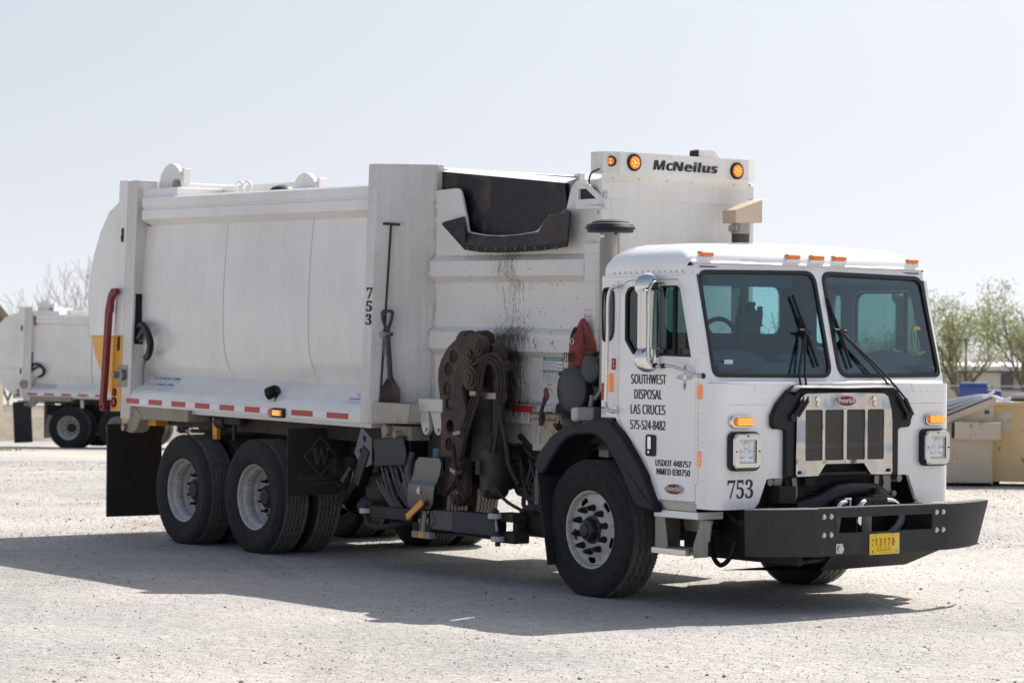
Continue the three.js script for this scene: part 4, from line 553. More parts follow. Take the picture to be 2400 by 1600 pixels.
decal('white_sticker', 0.05, 0.06, 0.185, 1.42, ZS + 0.003, std({ map: canvasTex(32, 40, (c, w, h) => { c.fillStyle = '#ddd'; c.fillRect(0, 0, w, h); c.fillStyle = '#0d6b4c'; c.fillRect(0, 0, w, 8); c.fillStyle = '#999'; for (let i = 0; i < 4; i++) c.fillRect(2, 13 + i * 6, 26, 2); }), roughness: 0.5 }), cab);
// rear wall with its windows, floor, ceiling
const rw = (pts) => pts;
M('rear_wall', [frontPlate([[1.17, 1.2], [1.17, 2.50], [-1.17, 2.50], [-1.17, 1.2]], 0.157, 0.187, [roundPts(-0.60, 0.62, 2.01, 2.40, 0.08), roundPts(-1.10, -0.98, 1.94, 2.34, 0.03)])], cabWhite, cab);
M('rear_liner', [frontPlate([[1.16, 1.2], [1.16, 2.50], [-1.16, 2.50], [-1.16, 1.2]], 0.187, 0.20, [roundPts(-0.59, 0.61, 2.02, 2.39, 0.08), roundPts(-1.10, -0.98, 1.95, 2.33, 0.03)])], cabinMat, cab);
M('rear_window', [frontPlate(roundPts(-0.61, 0.63, 2.0, 2.41, 0.08), 0.168, 0.172), frontPlate(roundPts(-1.11, -0.97, 1.93, 2.35, 0.03), 0.168, 0.172)], glassTint, cab);
M('side_liner', [1, -1].map((s) => mir(plate(sideO.map(([x, y]) => [x + 0.01, y]).filter(([x, y]) => y > 0), ZS - 0.05, ZS - 0.04, [filletPts([[0.425, 1.945], [0.425, 2.37], [1.08, 2.37], [1.235, 1.82], [0.52, 1.835]], [0.02, 0.1, 0.05, 0.03, 0.02]), quarter]), s)), cabinMat, cab);
M('cab_floor', [span(0.19, 1.45, 1.16, 1.20, -1.15, 1.15)], cabinMat, cab);
M('headliner', [span(0.19, 1.20, 2.49, 2.50, -1.12, 1.12)], cabinMat, cab);
// roof
{
  const rows = [], N = 10;
  const ring = (x0, x1, zz, r, y, lift = 0) => { const o = []; const f0 = roundPts(x0, x1, -zz, zz, r, 8), f = []; f0.forEach((p, i) => { f.push(p); const q = f0[(i + 1) % f0.length]; if (i % 9 === 8) for (let k = 1; k < 12; k++) f.push([mix(p[0], q[0], k / 12), mix(p[1], q[1], k / 12)]); }); for (const [x, z] of f) o.push([x - (x > 1 ? 0.04 * Math.abs(z) * Math.min(1, (x - 1) * 4) : 0), y + lift * sstep(x, 1.15, 1.22), z]); return o; };
  rows.push(ring(0.155, Xf(2.44, 0) + 0.006, ZS + 0.004, 0.06, 2.44, 0.085), ring(0.155, Xf(2.47, 0) + 0.006, ZS + 0.004, 0.07, 2.49, 0.045));
  for (let i = 0; i <= N; i++) { const t = i / N * Math.PI / 2, k = 1 - Math.cos(t), y = 2.50 + 0.178 * Math.sin(t); rows.push(ring(0.155 + 0.16 * k, Xf(2.50, 0) + 0.010 - 0.22 * k - 0.03 * Math.sin(t), ZS + 0.004 - 0.24 * k, 0.07 + 0.14 * Math.sin(t), y, 0.035 * (1 - t / 1.5708))); }
  rows.push(ring(0.45, 0.85, 0.5, 0.12, 2.700), ring(0.64, 0.66, 0.01, 0.004, 2.705));
  M('roof', [skin(rows, true, 1.2)], cabWhite, cab);
  M('roof_rivet', Array.from({ length: 15 }, (_, i) => { const z = 1.08 - i * 0.155; return cyl(0.006, 0.006, 'x', Xf(2.535, z) + 0.004, 2.535, z, 8); }), cabWhite, cab);
}
for (const [z, x] of [[1.053, 1.165], [0.237, 1.212], [0, 1.222], [-0.237, 1.212], [-1.053, 1.165]]) {
  const l = G('roof_lamp', cab.parent);
  M('lamp_base', [at(rspan(-0.03, 0.035, -0.016, 0.012, -0.075, 0.075, 0.006), x, 2.574, z, 0, 0, -0.5)], chrome, l);
  M('lens', [at(rspan(-0.02, 0.042, 0.002, 0.038, -0.062, 0.062, 0.012), x, 2.574, z, 0, 0, -0.25)], phys({ color: col(0.65, 0.13, 0.004), roughness: 0.15, clearcoat: 1, emissive: col(0.6, 0.12, 0.0), emissiveIntensity: 0.18 }), l);
}
// front: windscreen frame in two flat halves
const wsO = (s) => filletPts([[0.030, 1.685], [0.030, 2.488], [1.150, 2.472], [1.165, 1.69]].map(([z, y]) => [z * s, y]), [0.11, 0.10, 0.09, 0.07], 6);
const wsI = (s, d = 0.028) => filletPts([[0.030 + d, 1.685 + d], [0.030 + d, 2.488 - d], [1.150 - d, 2.472 - d], [1.165 - d, 1.69 + d]].map(([z, y]) => [z * s, y]), [0.085, 0.078, 0.07, 0.055], 6);
const onScreen = (g, off) => { const p = g.attributes.position; for (let i = 0; i < p.count; i++) { const y = p.getY(i), z = p.getZ(i); p.setX(i, p.getX(i) + Xf(y, z) + off); } g.computeVertexNormals(); return g; };
const shear = (g) => onScreen(g.index ? g.toNonIndexed() : g, 0);
for (const s of [1, -1]) {
  const f = (pts) => s > 0 ? pts : pts;
  M('windscreen_frame', [shear(frontPlate([[0, 1.645], [0, 2.56], [s * 1.165, 2.56], [s * 1.178, 1.645]], -0.03, 0, [wsO(s)]))], cabWhite, cab);
  const ws = G('windscreen', cab.parent, s > 0 ? 'windscreen half on the driver side with a white sticker' : 'windscreen half beside the far door');
  M('pane', [shear(frontPlate(wsO(s), -0.008, -0.004))], glassTint, ws);
  M('gasket', [shear(frontPlate(wsO(s), -0.02, 0.010, [wsI(s)], 0.004))], gasket, ws);
  // corner pillars, upper and lower
  const rows = []; for (let i = 0; i <= 12; i++) { const y = mix(1.65, 2.50, i / 12), x0 = Xf(y, 1.17), r = []; for (let k = 0; k <= 6; k++) { const a = k / 6 * Math.PI / 2; r.push([x0 - 0.035 * (1 - Math.cos(a)) - 0.0, y, s * (1.165 + 0.037 * Math.sin(a))]); } r.push([x0 - 0.16, y, s * (ZS + 0.002)]); rows.push(r); }
  M('corner_pillar', [skin(rows, false, 0.7)], cabWhite, cab);
  const rows2 = []; for (const y of [0.735, 1.0, 1.4, 1.645]) { const r = []; for (let k = 0; k <= 8; k++) { const a = k / 8 * Math.PI / 2; r.push([1.385 + 0.115 * Math.cos(a), y, s * (1.085 + 0.117 * Math.sin(a))]); } r.push([1.375, y, s * (ZS + 0.002)]); rows2.push(r); }
  M('corner_panel', [skin(rows2, false, 0.7)], cabWhite, cab);
}
if (true) decal('screen_sticker', 0.085, 0.055, Xf(1.79, 1.0) + 0.0015, 1.79, 1.0, std({ color: col(0.5, 0.6, 0.58), roughness: 0.5 }), truck.children.find((o) => o.name === 'windscreen'), 'x');
// lower front panel with the notch for the grille and radiator
const fr = [[1.086, 0.735], [1.086, 1.645], [-1.086, 1.645], [-1.086, 0.735], [-0.845, 0.735], [-0.80, 0.775], [-0.745, 0.90], [-0.725, 0.945], [-0.70, 0.953], [-0.45, 0.953], [-0.45, 1.56], [0.45, 1.56], [0.45, 0.953], [0.70, 0.953], [0.725, 0.945], [0.745, 0.90], [0.80, 0.775], [0.845, 0.735]];
M('front_panel', [frontPlate(fr, 1.47, 1.5, [], 0.002)], cabWhite, cab);
M('front_ledge', [skin([1.0].flatMap(() => { const out = []; for (const z of [1.19, 1.085, 0.7, 0.3, 0.0, -0.3, -0.7, -1.085, -1.19]) { const o = Math.abs(z) > 1.1 ? 0.1 : 0; out.push([[Xf(1.675, z) - 0.02 - o, 1.676, z], [Xf(1.67, z) + 0.006 - o, 1.672, z], [1.487 - o, 1.660, z], [1.498 - o, 1.652, z], [1.501 - o, 1.64, z]]); } return out; }), false, 0.9)], cabWhite, cab);
M('panel_seam', [span(1.4985, 1.5008, 1.492, 1.4945, 0.72, 1.086), span(1.4985, 1.5008, 1.492, 1.4945, -1.086, -0.72)], std({ color: col(0.25, 0.25, 0.25), roughness: 0.6 }), cab);
M('rivet', [...[1.02, 0.93, 0.85, 0.78, 0.72].flatMap((z) => [[z, 1.585], [-z, 1.585]]), ...[1.06, 0.98, 0.90, 0.83, 0.75, 0.68, 0.62].flatMap((z) => [[z, 0.995], [-z, 0.995]]), ...[1.03, 1.09, 1.15, 1.21, 1.27].flatMap((y) => [[0.61, y], [-0.61, y]])].map(([z, y]) => cyl(0.006, 0.005, 'x', 1.5015, y, z, 8)), cabWhite, cab);
M('rivet', Array.from({ length: 12 }, (_, i) => cyl(0.006, 0.005, 'z', 1.335, 0.80 + i * 0.07, ZS + 0.003, 8)), cabWhite, cab);
for (const s of [1, -1]) M('step_pocket', [plate([[-0.05, 0], [0.05, 0], [0.04, -0.05], [-0.04, -0.05]], 0, 0.006).rotateY(Math.PI / 2).translate(1.499, 1.64, 0.80 * s)], cabWhite, cab);
M('front_number', [text('753', 0.246, 0.137, 'serif_bold').rotateY(Math.PI / 2).translate(1.503, 0.884, 0.98)], inkGreen, cab);
const stain = std({ map: canvasTex(64, 256, (c, w, h) => { c.fillStyle = '#e9e9e9'; c.fillRect(0, 0, w, h); for (let i = 0; i < 60; i++) { c.fillStyle = `rgba(150,135,105,${rr(0.05, 0.25)})`; c.fillRect(24 + rnd() * 16, rnd() * 40, rr(1, 3), rr(60, 210)); } }), roughness: 0.4 });
void stain;
// lamps on the front
for (const s of [1, -1]) {
  const hl = G('headlight', truck);
  const sq = (d, r) => roundPts(0.97 * s - d, 0.97 * s + d, 1.157 - d, 1.157 + d, r, 6);
  M('housing', [frontPlate(sq(0.142, 0.05), 1.498, 1.55, [], 0.01)], black, hl);
  M('bezel', [frontPlate(sq(0.130, 0.045), 1.535, 1.572, [sq(0.098, 0.024)], 0.014)], bezelMat, hl);
  M('bezel_ring', [frontPlate(sq(0.103, 0.026), 1.54, 1.5585, [sq(0.088, 0.02)])], gap, hl);
  M('reflector', [frontPlate(sq(0.092, 0.022), 1.54, 1.555), ...[[0, 0.045], [0.042, -0.018], [-0.042, -0.018]].map(([a, b]) => at(new THREE.SphereGeometry(0.036, 18, 10, 0, 6.3, 0, 1.25), 0, 0, 0, 0, 0, -Math.PI / 2).scale(0.45, 1, 1).translate(1.550, 1.157 + b, 0.97 * s + a)), ...Array.from({ length: 24 }, (_, i) => { const k = i % 6, e = i / 6 | 0, t = -0.075 + k * 0.03; const [a, b] = [[t, 0.078], [t, -0.078], [0.078, t], [-0.078, t]][e]; return at(new THREE.SphereGeometry(0.0105, 8, 6), 1.553, 1.157 + b, 0.97 * s + a); })], std({ color: col(0.82, 0.83, 0.85), metalness: 0.55, roughness: 0.18 }), hl);
  M('lens', [frontPlate(sq(0.095, 0.022), 1.567, 1.570)], lensClear, hl);
  M('aiming_screw', [[0, 0.111], [0.111, 0], [-0.111, 0]].map(([a, b]) => cyl(0.006, 0.01, 'x', 1.572, 1.157 + b, 0.97 * s + a, 8)), gap, hl);
  const ts = G('turn_signal', truck);
  const pill = (w, h, z) => roundPts(z - w, z + w, 1.372 - h, 1.372 + h, h * 0.98, 8);
  M('signal_base', [frontPlate(pill(0.112, 0.048, 0.99 * s), 1.498, 1.53, [], 0.012)], chrome, ts);
  M('lens', [frontPlate(pill(0.085, 0.034, 0.978 * s), 1.525, 1.552, [], 0.008)], amber, ts);
  M('led_grid', Array.from({ length: 33 }, (_, i) => bx(0.002, 0.008, 0.008, 1.5535, 1.372 + ((i / 11 | 0) - 1) * 0.017, 0.978 * s + (i % 11 - 5) * 0.0132)), amberLed, ts);
}
// grille: black moulded surround, polished sheet with four mesh panels
const grille = G('grille', truck);
const mirPts = (h) => [...h, ...h.slice().reverse().map(([z, y]) => [-z, y])];
const sur = mirPts([[0.575, 0.955], [0.575, 1.295], [0.60, 1.31], [0.69, 1.315], [0.711, 1.345], [0.712, 1.41], [0.66, 1.50], [0.56, 1.595], [0.49, 1.632], [0.3, 1.634], [0.001, 1.629]]);
const platO = mirPts([[0.27, 0.963], [0.478, 0.963], [0.492, 0.98], [0.487, 1.36], [0.478, 1.45], [0.445, 1.545], [0.40, 1.572], [0.001, 1.578]]);
const platePts = [[0.195, 1.052], [0.27, 0.966], ...platO.slice(1, platO.length - 1), [-0.27, 0.966], [-0.195, 1.052]];
M('surround', [frontPlate(sur, 1.495, 1.545, [platO.map(([z, y]) => [z * 0.985, y > 0.97 ? y - 0.004 : y + 0.01])], 0.016)], black, grille);
M('surround_lip', [skin([mirPts([[0.55, 1.59], [0.49, 1.63], [0.3, 1.632], [0.001, 1.627]]).map(([z, y]) => [1.545, y, z]), mirPts([[0.53, 1.585], [0.475, 1.615], [0.3, 1.617], [0.001, 1.612]]).map(([z, y]) => [1.585, y, z]), mirPts([[0.5, 1.55], [0.45, 1.585], [0.3, 1.588], [0.001, 1.584]]).map(([z, y]) => [1.545, y, z])], false, 0.8)], black, grille);
const panels = [[0.015, 0.205], [0.228, 0.402], [-0.205, -0.015], [-0.402, -0.228]];
M('grille_sheet', [frontPlate(platePts, 1.556, 1.562, panels.map(([a, b]) => roundPts(a, b, 1.078, 1.455, 0.014, 3)), 0.001)], grilleSteel, grille);
{ // mesh of long holes
  const holes = [], W_ = 0.19, H_ = 0.377; let r = 0;
  for (let y = 0.008; y < H_ - 0.006; y += 0.0124, r++) for (let x = (r % 2 ? 0.0165 : 0.0085); x < W_ - 0.007; x += 0.0158) holes.push([[x - 0.0066, y], [x - 0.0042, y - 0.0046], [x + 0.0042, y - 0.0046], [x + 0.0066, y], [x + 0.0042, y + 0.0046], [x - 0.0042, y + 0.0046]]);
  const g = new THREE.ExtrudeGeometry(shape([[0, 0], [W_, 0], [W_, H_], [0, H_]], holes), { depth: 0.002, bevelEnabled: false }).rotateY(Math.PI / 2);
  const mg = merged([g]);
  for (const [a, b] of panels) { const m = shadows(new THREE.Mesh(mg, meshSteel)); m.name = 'mesh_panel'; m.position.set(1.551, 1.078, b); m.scale.z = (b - a) / W_; grille.add(m); }
}
for (const s of [1, -1]) M('latch_knob', [rspan(1.562, 1.585, 1.475, 1.52, s * 0.29 - 0.011, s * 0.29 + 0.011, 0.008), cyl(0.02, 0.02, 'x', 1.566, 1.53, s * 0.29, 16)], chrome, grille);
M('grille_bolt', [[0.455, 0.995], [-0.455, 0.995]].map(([z, y]) => cyl(0.013, 0.012, 'x', 1.564, y, z, 12)), hubDark, grille);
const scriptTex = (bg) => canvasTex(256, 128, (c, w, h) => { c.fillStyle = bg; c.fillRect(0, 0, w, h); c.strokeStyle = '#c9a9a9'; c.lineWidth = 5; c.beginPath(); c.ellipse(w / 2, h / 2, w / 2 - 6, h / 2 - 6, 0, 0, 7); c.stroke(); c.fillStyle = '#f0e6e0'; c.font = 'italic bold 74px serif'; c.textAlign = 'center'; c.fillText('Peterbilt', w / 2, h / 2 + 22, 224); });
const badgeMat = std({ map: scriptTex('#6b1020'), roughness: 0.3 });
function badge(parent, x, y, z, w, h, axis) { const g = new THREE.CircleGeometry(1, 40); const o = new THREE.CylinderGeometry(1, 1.04, 1, 40); g.scale(w / 2, h / 2, 1); o.rotateX(Math.PI / 2).scale(w / 2 + 0.004, h / 2 + 0.004, 0.012); g.translate(0, 0, 0.0075); if (axis === 'x') { g.rotateY(Math.PI / 2); o.rotateY(Math.PI / 2); } g.translate(x, y, z); o.translate(x, y, z); M('badge_rim', [o], chrome, parent); const m = shadows(new THREE.Mesh(g, badgeMat)); m.name = 'badge'; m.userData.label = 'dark red oval badge with white script'; parent.add(m); }
badge(grille, 1.567, 1.517, 0.0, 0.20, 0.080, 'x');
badge(truck.children.find((o) => o.name === 'door'), 1.035, 0.867, ZS + 0.009, 0.205, 0.080, 'z');
// radiator and the machinery under the notch
const nose = G('nose_machinery', truck);
M('radiator', [span(1.40, 1.43, 0.70, 1.56, -0.52, 0.52), ...Array.from({ length: 26 }, (_, i) => span(1.43, 1.445, 0.76 + i * 0.03, 0.772 + i * 0.03, -0.5, 0.5))], std({ color: col(0.022, 0.02, 0.018), roughness: 0.8 }), nose);
for (const s of [1, -1]) {
  M('cab_mount', [frontPlate(filletPts([[s * 0.60, 0.965], [s * 0.50, 0.965], [s * 0.525, 0.90], [s * 0.505, 0.84], [s * 0.505, 0.79], [s * 0.62, 0.79], [s * 0.60, 0.85]], 0.02), 1.40, 1.44, [], 0.005), cyl(0.028, 0.10, 'x', 1.42, 0.925, s * 0.66, 16), cyl(0.023, 0.03, 'x', 1.45, 0.81, s * 0.535, 14), cyl(0.023, 0.03, 'x', 1.45, 0.81, s * 0.61, 14), frontPlate(filletPts([[s * 0.45, 0.965], [s * 0.40, 0.965], [s * 0.39, 0.86], [s * 0.40, 0.74], [s * 0.44, 0.74], [s * 0.435, 0.86]], 0.01), 1.46, 1.47, [], 0.002)], alu, nose);
  M('mount_foot', [span(1.34, 1.40, 0.66, 0.785, s * 0.565 - 0.05, s * 0.565 + 0.05)], std({ color: col(0.025, 0.035, 0.05), roughness: 0.5 }), nose);
  M('inner_panel', [span(1.2, 1.44, 0.66, 0.96, s * 0.84 - 0.01, s * 0.84 + 0.01)], cabinDark, nose);
}
M('pump_cover', [tube([[1.46, 0.72, 0.42], [1.50, 0.76, 0.22], [1.50, 0.83, 0.05], [1.50, 0.85, -0.15], [1.50, 0.83, -0.35], [1.46, 0.76, -0.5], [1.44, 0.70, -0.62]], 0.07, 50, 12)], black, nose);
M('valve_body', [rspan(1.52, 1.66, 0.715, 0.80, -0.36, -0.12, 0.02), rspan(1.54, 1.64, 0.73, 0.82, -0.34, -0.22, 0.02), cyl(0.03, 0.14, 'y', 1.60, 0.80, -0.30, 14), rspan(1.54, 1.62, 0.72, 0.79, 0.0, 0.10, 0.01)], steelDark, nose);
M('metal_pipe', [tube([[1.60, 0.76, 0.02], [1.62, 0.77, 0.06], [1.63, 0.75, 0.12], [1.63, 0.68, 0.14], [1.63, 0.60, 0.14]], 0.024, 24, 12), tube([[1.60, 0.76, -0.16], [1.63, 0.77, -0.13], [1.65, 0.75, -0.08], [1.65, 0.66, -0.06], [1.65, 0.55, -0.06]], 0.028, 24, 12), rspan(1.58, 1.61, 0.725, 0.80, -0.03, 0.045, 0.008), rspan(1.58, 1.61, 0.72, 0.80, -0.21, -0.145, 0.008), tube([[1.62, 0.765, -0.36], [1.63, 0.76, -0.42], [1.62, 0.74, -0.47]], 0.03, 16, 12)], chrome, nose);
M('front_hose', [rod([1.64, 0.70, 0.14], [1.62, 0.45, 0.16], 0.025), rod([1.66, 0.72, -0.12], [1.66, 0.42, -0.12], 0.045, 0.045, 16), tube([[1.62, 0.74, -0.47], [1.66, 0.66, -0.50], [1.66, 0.58, -0.46], [1.62, 0.5, -0.38]], 0.03, 24, 10)], std({ color: col(0.30, 0.27, 0.24), roughness: 0.6 }), nose);
M('crossmember', [span(1.45, 1.5, 0.42, 0.70, -0.7, 0.7)], chassisMat, nose);
// bumper: flat in the middle, bent back at the ends, a window for the pipes
const bumper = G('bumper', truck);
const bumMat = std({ map: tex(512, 256, (x, y) => { const u = x / 512, v = y / 256, a = pnoise(u, v, 12, 4, 40), b = pnoise(u, v, 160, 8, 41), s = sstep(pnoise(u, v, 60, 90, 42), 0.93, 0.99); const k = 0.011 + 0.008 * a + 0.006 * b + 0.03 * s; return [k, k * 0.98, k * 1.02]; }, true, 1.2, 0.8), roughness: 0.6 });
const bz = 0.66, wO = [[bz, 0.415], [bz, 0.752], [-bz, 0.752], [-bz, 0.415]], win = roundPts(-0.495, 0.497, 0.576, 0.688, 0.012, 3);
M('bumper_face', [frontPlate(wO, 1.965, 1.978, [win])], bumMat, bumper);
for (const s of [1, -1]) {
  const end = [[1.978, 0.752, bz], [1.978, 0.415, bz]], rows = [];
  for (let i = 0; i <= 8; i++) { const t = i / 8, z = mix(bz, 1.235, t), x = 1.978 - 0.135 * Math.pow(t, 1.9); rows.push([[x, 0.755 + 0.004 * t, s * (z)], [x, 0.415 + 0.008 * t, s * (z - 0.06 * t)]]); rows[i][1][0] -= 0.055 * t; }
  const back = rows.map((r) => r.map(([x, y, z]) => [x - 0.013, y, z]));
  M('bumper_end', [skin(rows, false, 0.9), skin(back, false, 0.9), skin([[rows[8][0], rows[8][1]], [back[8][0], back[8][1]]], false, 0)], bumMat, bumper);
  M('bumper_top', [skin([rows.map((r) => r[0]), rows.map((r) => [r[0][0] - 0.006, r[0][1] + 0.006, r[0][2]]), rows.map((r) => [Math.min(r[0][0] - 0.10, 1.86), r[0][1] + 0.006, r[0][2] - s * 0.0])], false, 0.4)], bumMat, bumper);
}
M('bumper_top', [span(1.86, 1.972, 0.752, 0.758, -bz, 0.15), span(1.86, 1.972, 0.752, 0.758, 0.15, bz)], bumMat, bumper);
M('bumper_bolt', [0.535, 0.605].flatMap((z) => [0.567, 0.699].flatMap((y) => [[z, y], [-z, y]])).flatMap(([z, y]) => [cyl(0.0165, 0.014, 'x', 1.984, y, z, 6), cyl(0.02, 0.004, 'x', 1.98, y, z, 16)]), bolt, bumper);
for (const z of [0.515, -0.515]) M('bumper_bracket', [span(1.5, 1.96, 0.45, 0.74, z - 0.015, z + 0.015)], chassisMat, bumper);
M('tow_plate', [frontPlate(roundPts(0.418, 0.485, 0.430, 0.500, 0.008), 1.978, 1.984), cyl(0.026, 0.014, 'x', 1.987, 0.462, 0.444, 20)], bolt, bumper);
M('bumper_mark', [frontPlate([[0.622, 0.44], [0.602, 0.462], [0.60, 0.45], [0.612, 0.425]], 1.978, 1.9795)], std({ color: col(0.12, 0.09, 0.06), roughness: 0.8 }), bumper);
const plateTex = canvasTex(512, 256, (c, w, h) => {
  c.fillStyle = '#f0c81c'; c.fillRect(0, 0, w, h); c.fillStyle = '#e2d65c'; c.fillRect(400, 60, 108, 140); c.fillStyle = '#8a1e12'; c.textAlign = 'center';
  c.font = 'bold 150px sans-serif'; const dg = '13178'; for (let i = 0; i < 5; i++) { c.save(); c.translate(116 + i * 72, 152); c.scale(0.58, 0.9); c.fillText(dg[i], 0, 0); c.fillText(dg[i], 2, 0); c.restore(); }
  c.font = 'bold 46px sans-serif'; c.fillText('W', 56, 92, 34); c.fillText('D', 56, 152, 32);
  c.font = '30px sans-serif'; c.fillText('WEIGHT DISTANCE', 250, 186, 310); c.font = 'bold 30px serif'; c.fillText('New Mexico USA', 250, 214, 290); c.fillStyle = '#5f7a3c'; c.font = 'italic 22px serif'; c.fillText('Land of Enchantment', 256, 242, 210);
  c.fillStyle = '#7a1f1a'; c.beginPath(); c.moveTo(430, 88); c.lineTo(450, 100); c.lineTo(430, 112); c.fill(); c.fillStyle = '#b7aeb0'; c.fillRect(440, 200, 50, 44); c.fillStyle = '#6d8043'; c.fillRect(40, 200, 26, 40); c.fillStyle = '#111'; c.beginPath(); c.arc(100, 240, 8, 0, 7); c.arc(404, 238, 8, 0, 7); c.fill(); c.fillStyle = '#d9d4d6'; c.beginPath(); c.arc(112, 22, 12, 0, 7); c.arc(404, 20, 12, 0, 7); c.fill();
});
const lp = G('license_plate', bumper, 'yellow licence plate with dark red number'); lp.name = 'licence_plate';
lp.userData = { label: 'yellow licence plate with dark red number' };
{ const g = frontPlate(roundPts(-0.1512, 0.1536, 0.408, 0.560, 0.008, 3), 1.981, 1.983); M('plate_back', [g], bolt, lp); decal('plate_front', 0.302, 0.150, 1.9835, 0.4836, 0.0012, std({ map: plateTex, roughness: 0.45 }), lp, 'x'); M('plate_screw', [cyl(0.009, 0.008, 'x', 1.987, 0.548, 0.086, 10), cyl(0.009, 0.008, 'x', 1.987, 0.548, -0.086, 10)], bolt, lp); }
// skid plate under the bumper
M('skid_plate', [skin([[[1.955, 0.414, 0.50], [1.955, 0.414, -0.60]], [[1.86, 0.30, 0.52], [1.86, 0.31, -0.34]], [[1.55, 0.285, 0.60], [1.55, 0.30, -0.40]], [[1.35, 0.29, 1.05], [1.3, 0.30, -0.5]]], false, 0.3), skin([[[1.94, 0.41, 0.50], [1.94, 0.41, -0.60]], [[1.85, 0.305, 0.52], [1.85, 0.315, -0.34]], [[1.55, 0.292, 0.60], [1.55, 0.31, -0.40]]], false, 0.3)], bumMat, bumper);
M('underpipe', [tube([[1.6, 0.36, 0.75], [1.75, 0.36, 0.65], [1.85, 0.38, 0.5], [1.92, 0.40, 0.3]], 0.02, 24), cyl(0.026, 0.04, 'z', 1.72, 0.36, 0.68, 12)], steelDark, bumper);
// ---------------------------------------------------------------- front wings, steps
for (const s of [1, -1]) {
  const fender = G('fender', truck);
  const fo = [[-0.63, 0.97], [-0.54, 1.10], [-0.41, 1.215], [-0.28, 1.275], [-0.07, 1.305], [0.10, 1.36], [0.25, 1.372], [0.33, 1.355], [0.46, 1.255], [0.60, 1.12], [0.72, 0.985], [0.785, 0.88], [0.86, 0.745], [0.895, 0.69], [0.81, 0.687], [0.64, 0.712], [0.574, 0.787], [0.475, 0.94], [0.305, 1.144], [0.19, 1.215], [0.12, 1.235], [-0.069, 1.228], [-0.20, 1.20], [-0.33, 1.10], [-0.50, 0.91], [-0.554, 0.90]];
  M('fender_arch', [mir(plate(filletPts(fo, 0.03, 3), 0.86, 1.255, [], 0.022), s)], phys({ color: col(0.007, 0.009, 0.013), roughness: 0.42, specularIntensity: 0.6 }), fender);
  M('fender_bolt', [[0.36, 1.30], [0.55, 1.13], [0.73, 0.94], [0.86, 0.72]].map(([x, y]) => mir(cyl(0.007, 0.006, 'z', x, y, 1.256, 8), s)), gap, fender);
  M('mud_flap', [mir(at(rspan(-0.012, 0.0, -0.72, 0, 0.98, 1.27, 0.004), -0.545, 0.92, 0, 0, 0, 0.20), s)], blackMatte, fender);
  M('flap_bracket', [mir(rspan(-0.60, -0.55, 0.86, 1.0, 1.2, 1.25, 0.005), s), mir(rspan(-0.66, -0.6, 0.66, 0.88, 1.18, 1.22, 0.01), s)], dullSteel, fender);
  M('wheel_arch_liner', [mir(span(-0.6, 0.78, 1.20, 1.215, 0.45, 1.0), s), mir(span(-0.55, 0.8, 0.6, 1.2, 0.40, 0.42), s)], chassisMat, fender);
  const step = G('step', truck);
  M('step_beam', [mir(rspan(0.79, 1.285, 0.655, 0.71, 0.95, ZS, 0.006), s)], cabWhite, step);
  M('step_side', [mir(plate([[0.795, 0.66], [0.90, 0.66], [0.94, 0.44], [0.80, 0.39]], ZS - 0.02, ZS - 0.012), s), mir(span(0.795, 0.80, 0.40, 0.66, 0.95, ZS - 0.01), s)], alu, step);
  M('step_side', [mir(plate([[1.255, 0.655], [1.38, 0.64], [1.36, 0.50], [1.34, 0.50], [1.335, 0.385], [1.185, 0.37], [1.185, 0.47], [1.245, 0.60]], ZS - 0.06, ZS - 0.05), s)], alu, step);
  M('step_back', [mir(plate([[0.90, 0.645], [1.235, 0.64], [1.20, 0.54], [0.92, 0.555]], 1.0, 1.008), s)], alu, step);
  M('step_tread', [mir(rspan(0.775, 1.16, 0.385, 0.43, 0.98, ZS + 0.01, 0.004), s)], polished, step);
  M('tread_bumps', Array.from({ length: 60 }, (_, i) => mir(cyl(0.011, 0.006, 'y', 0.80 + (i % 15) * 0.024, 0.432, 1.02 + (i / 15 | 0) * 0.045, 8), s)), alu, step);
}
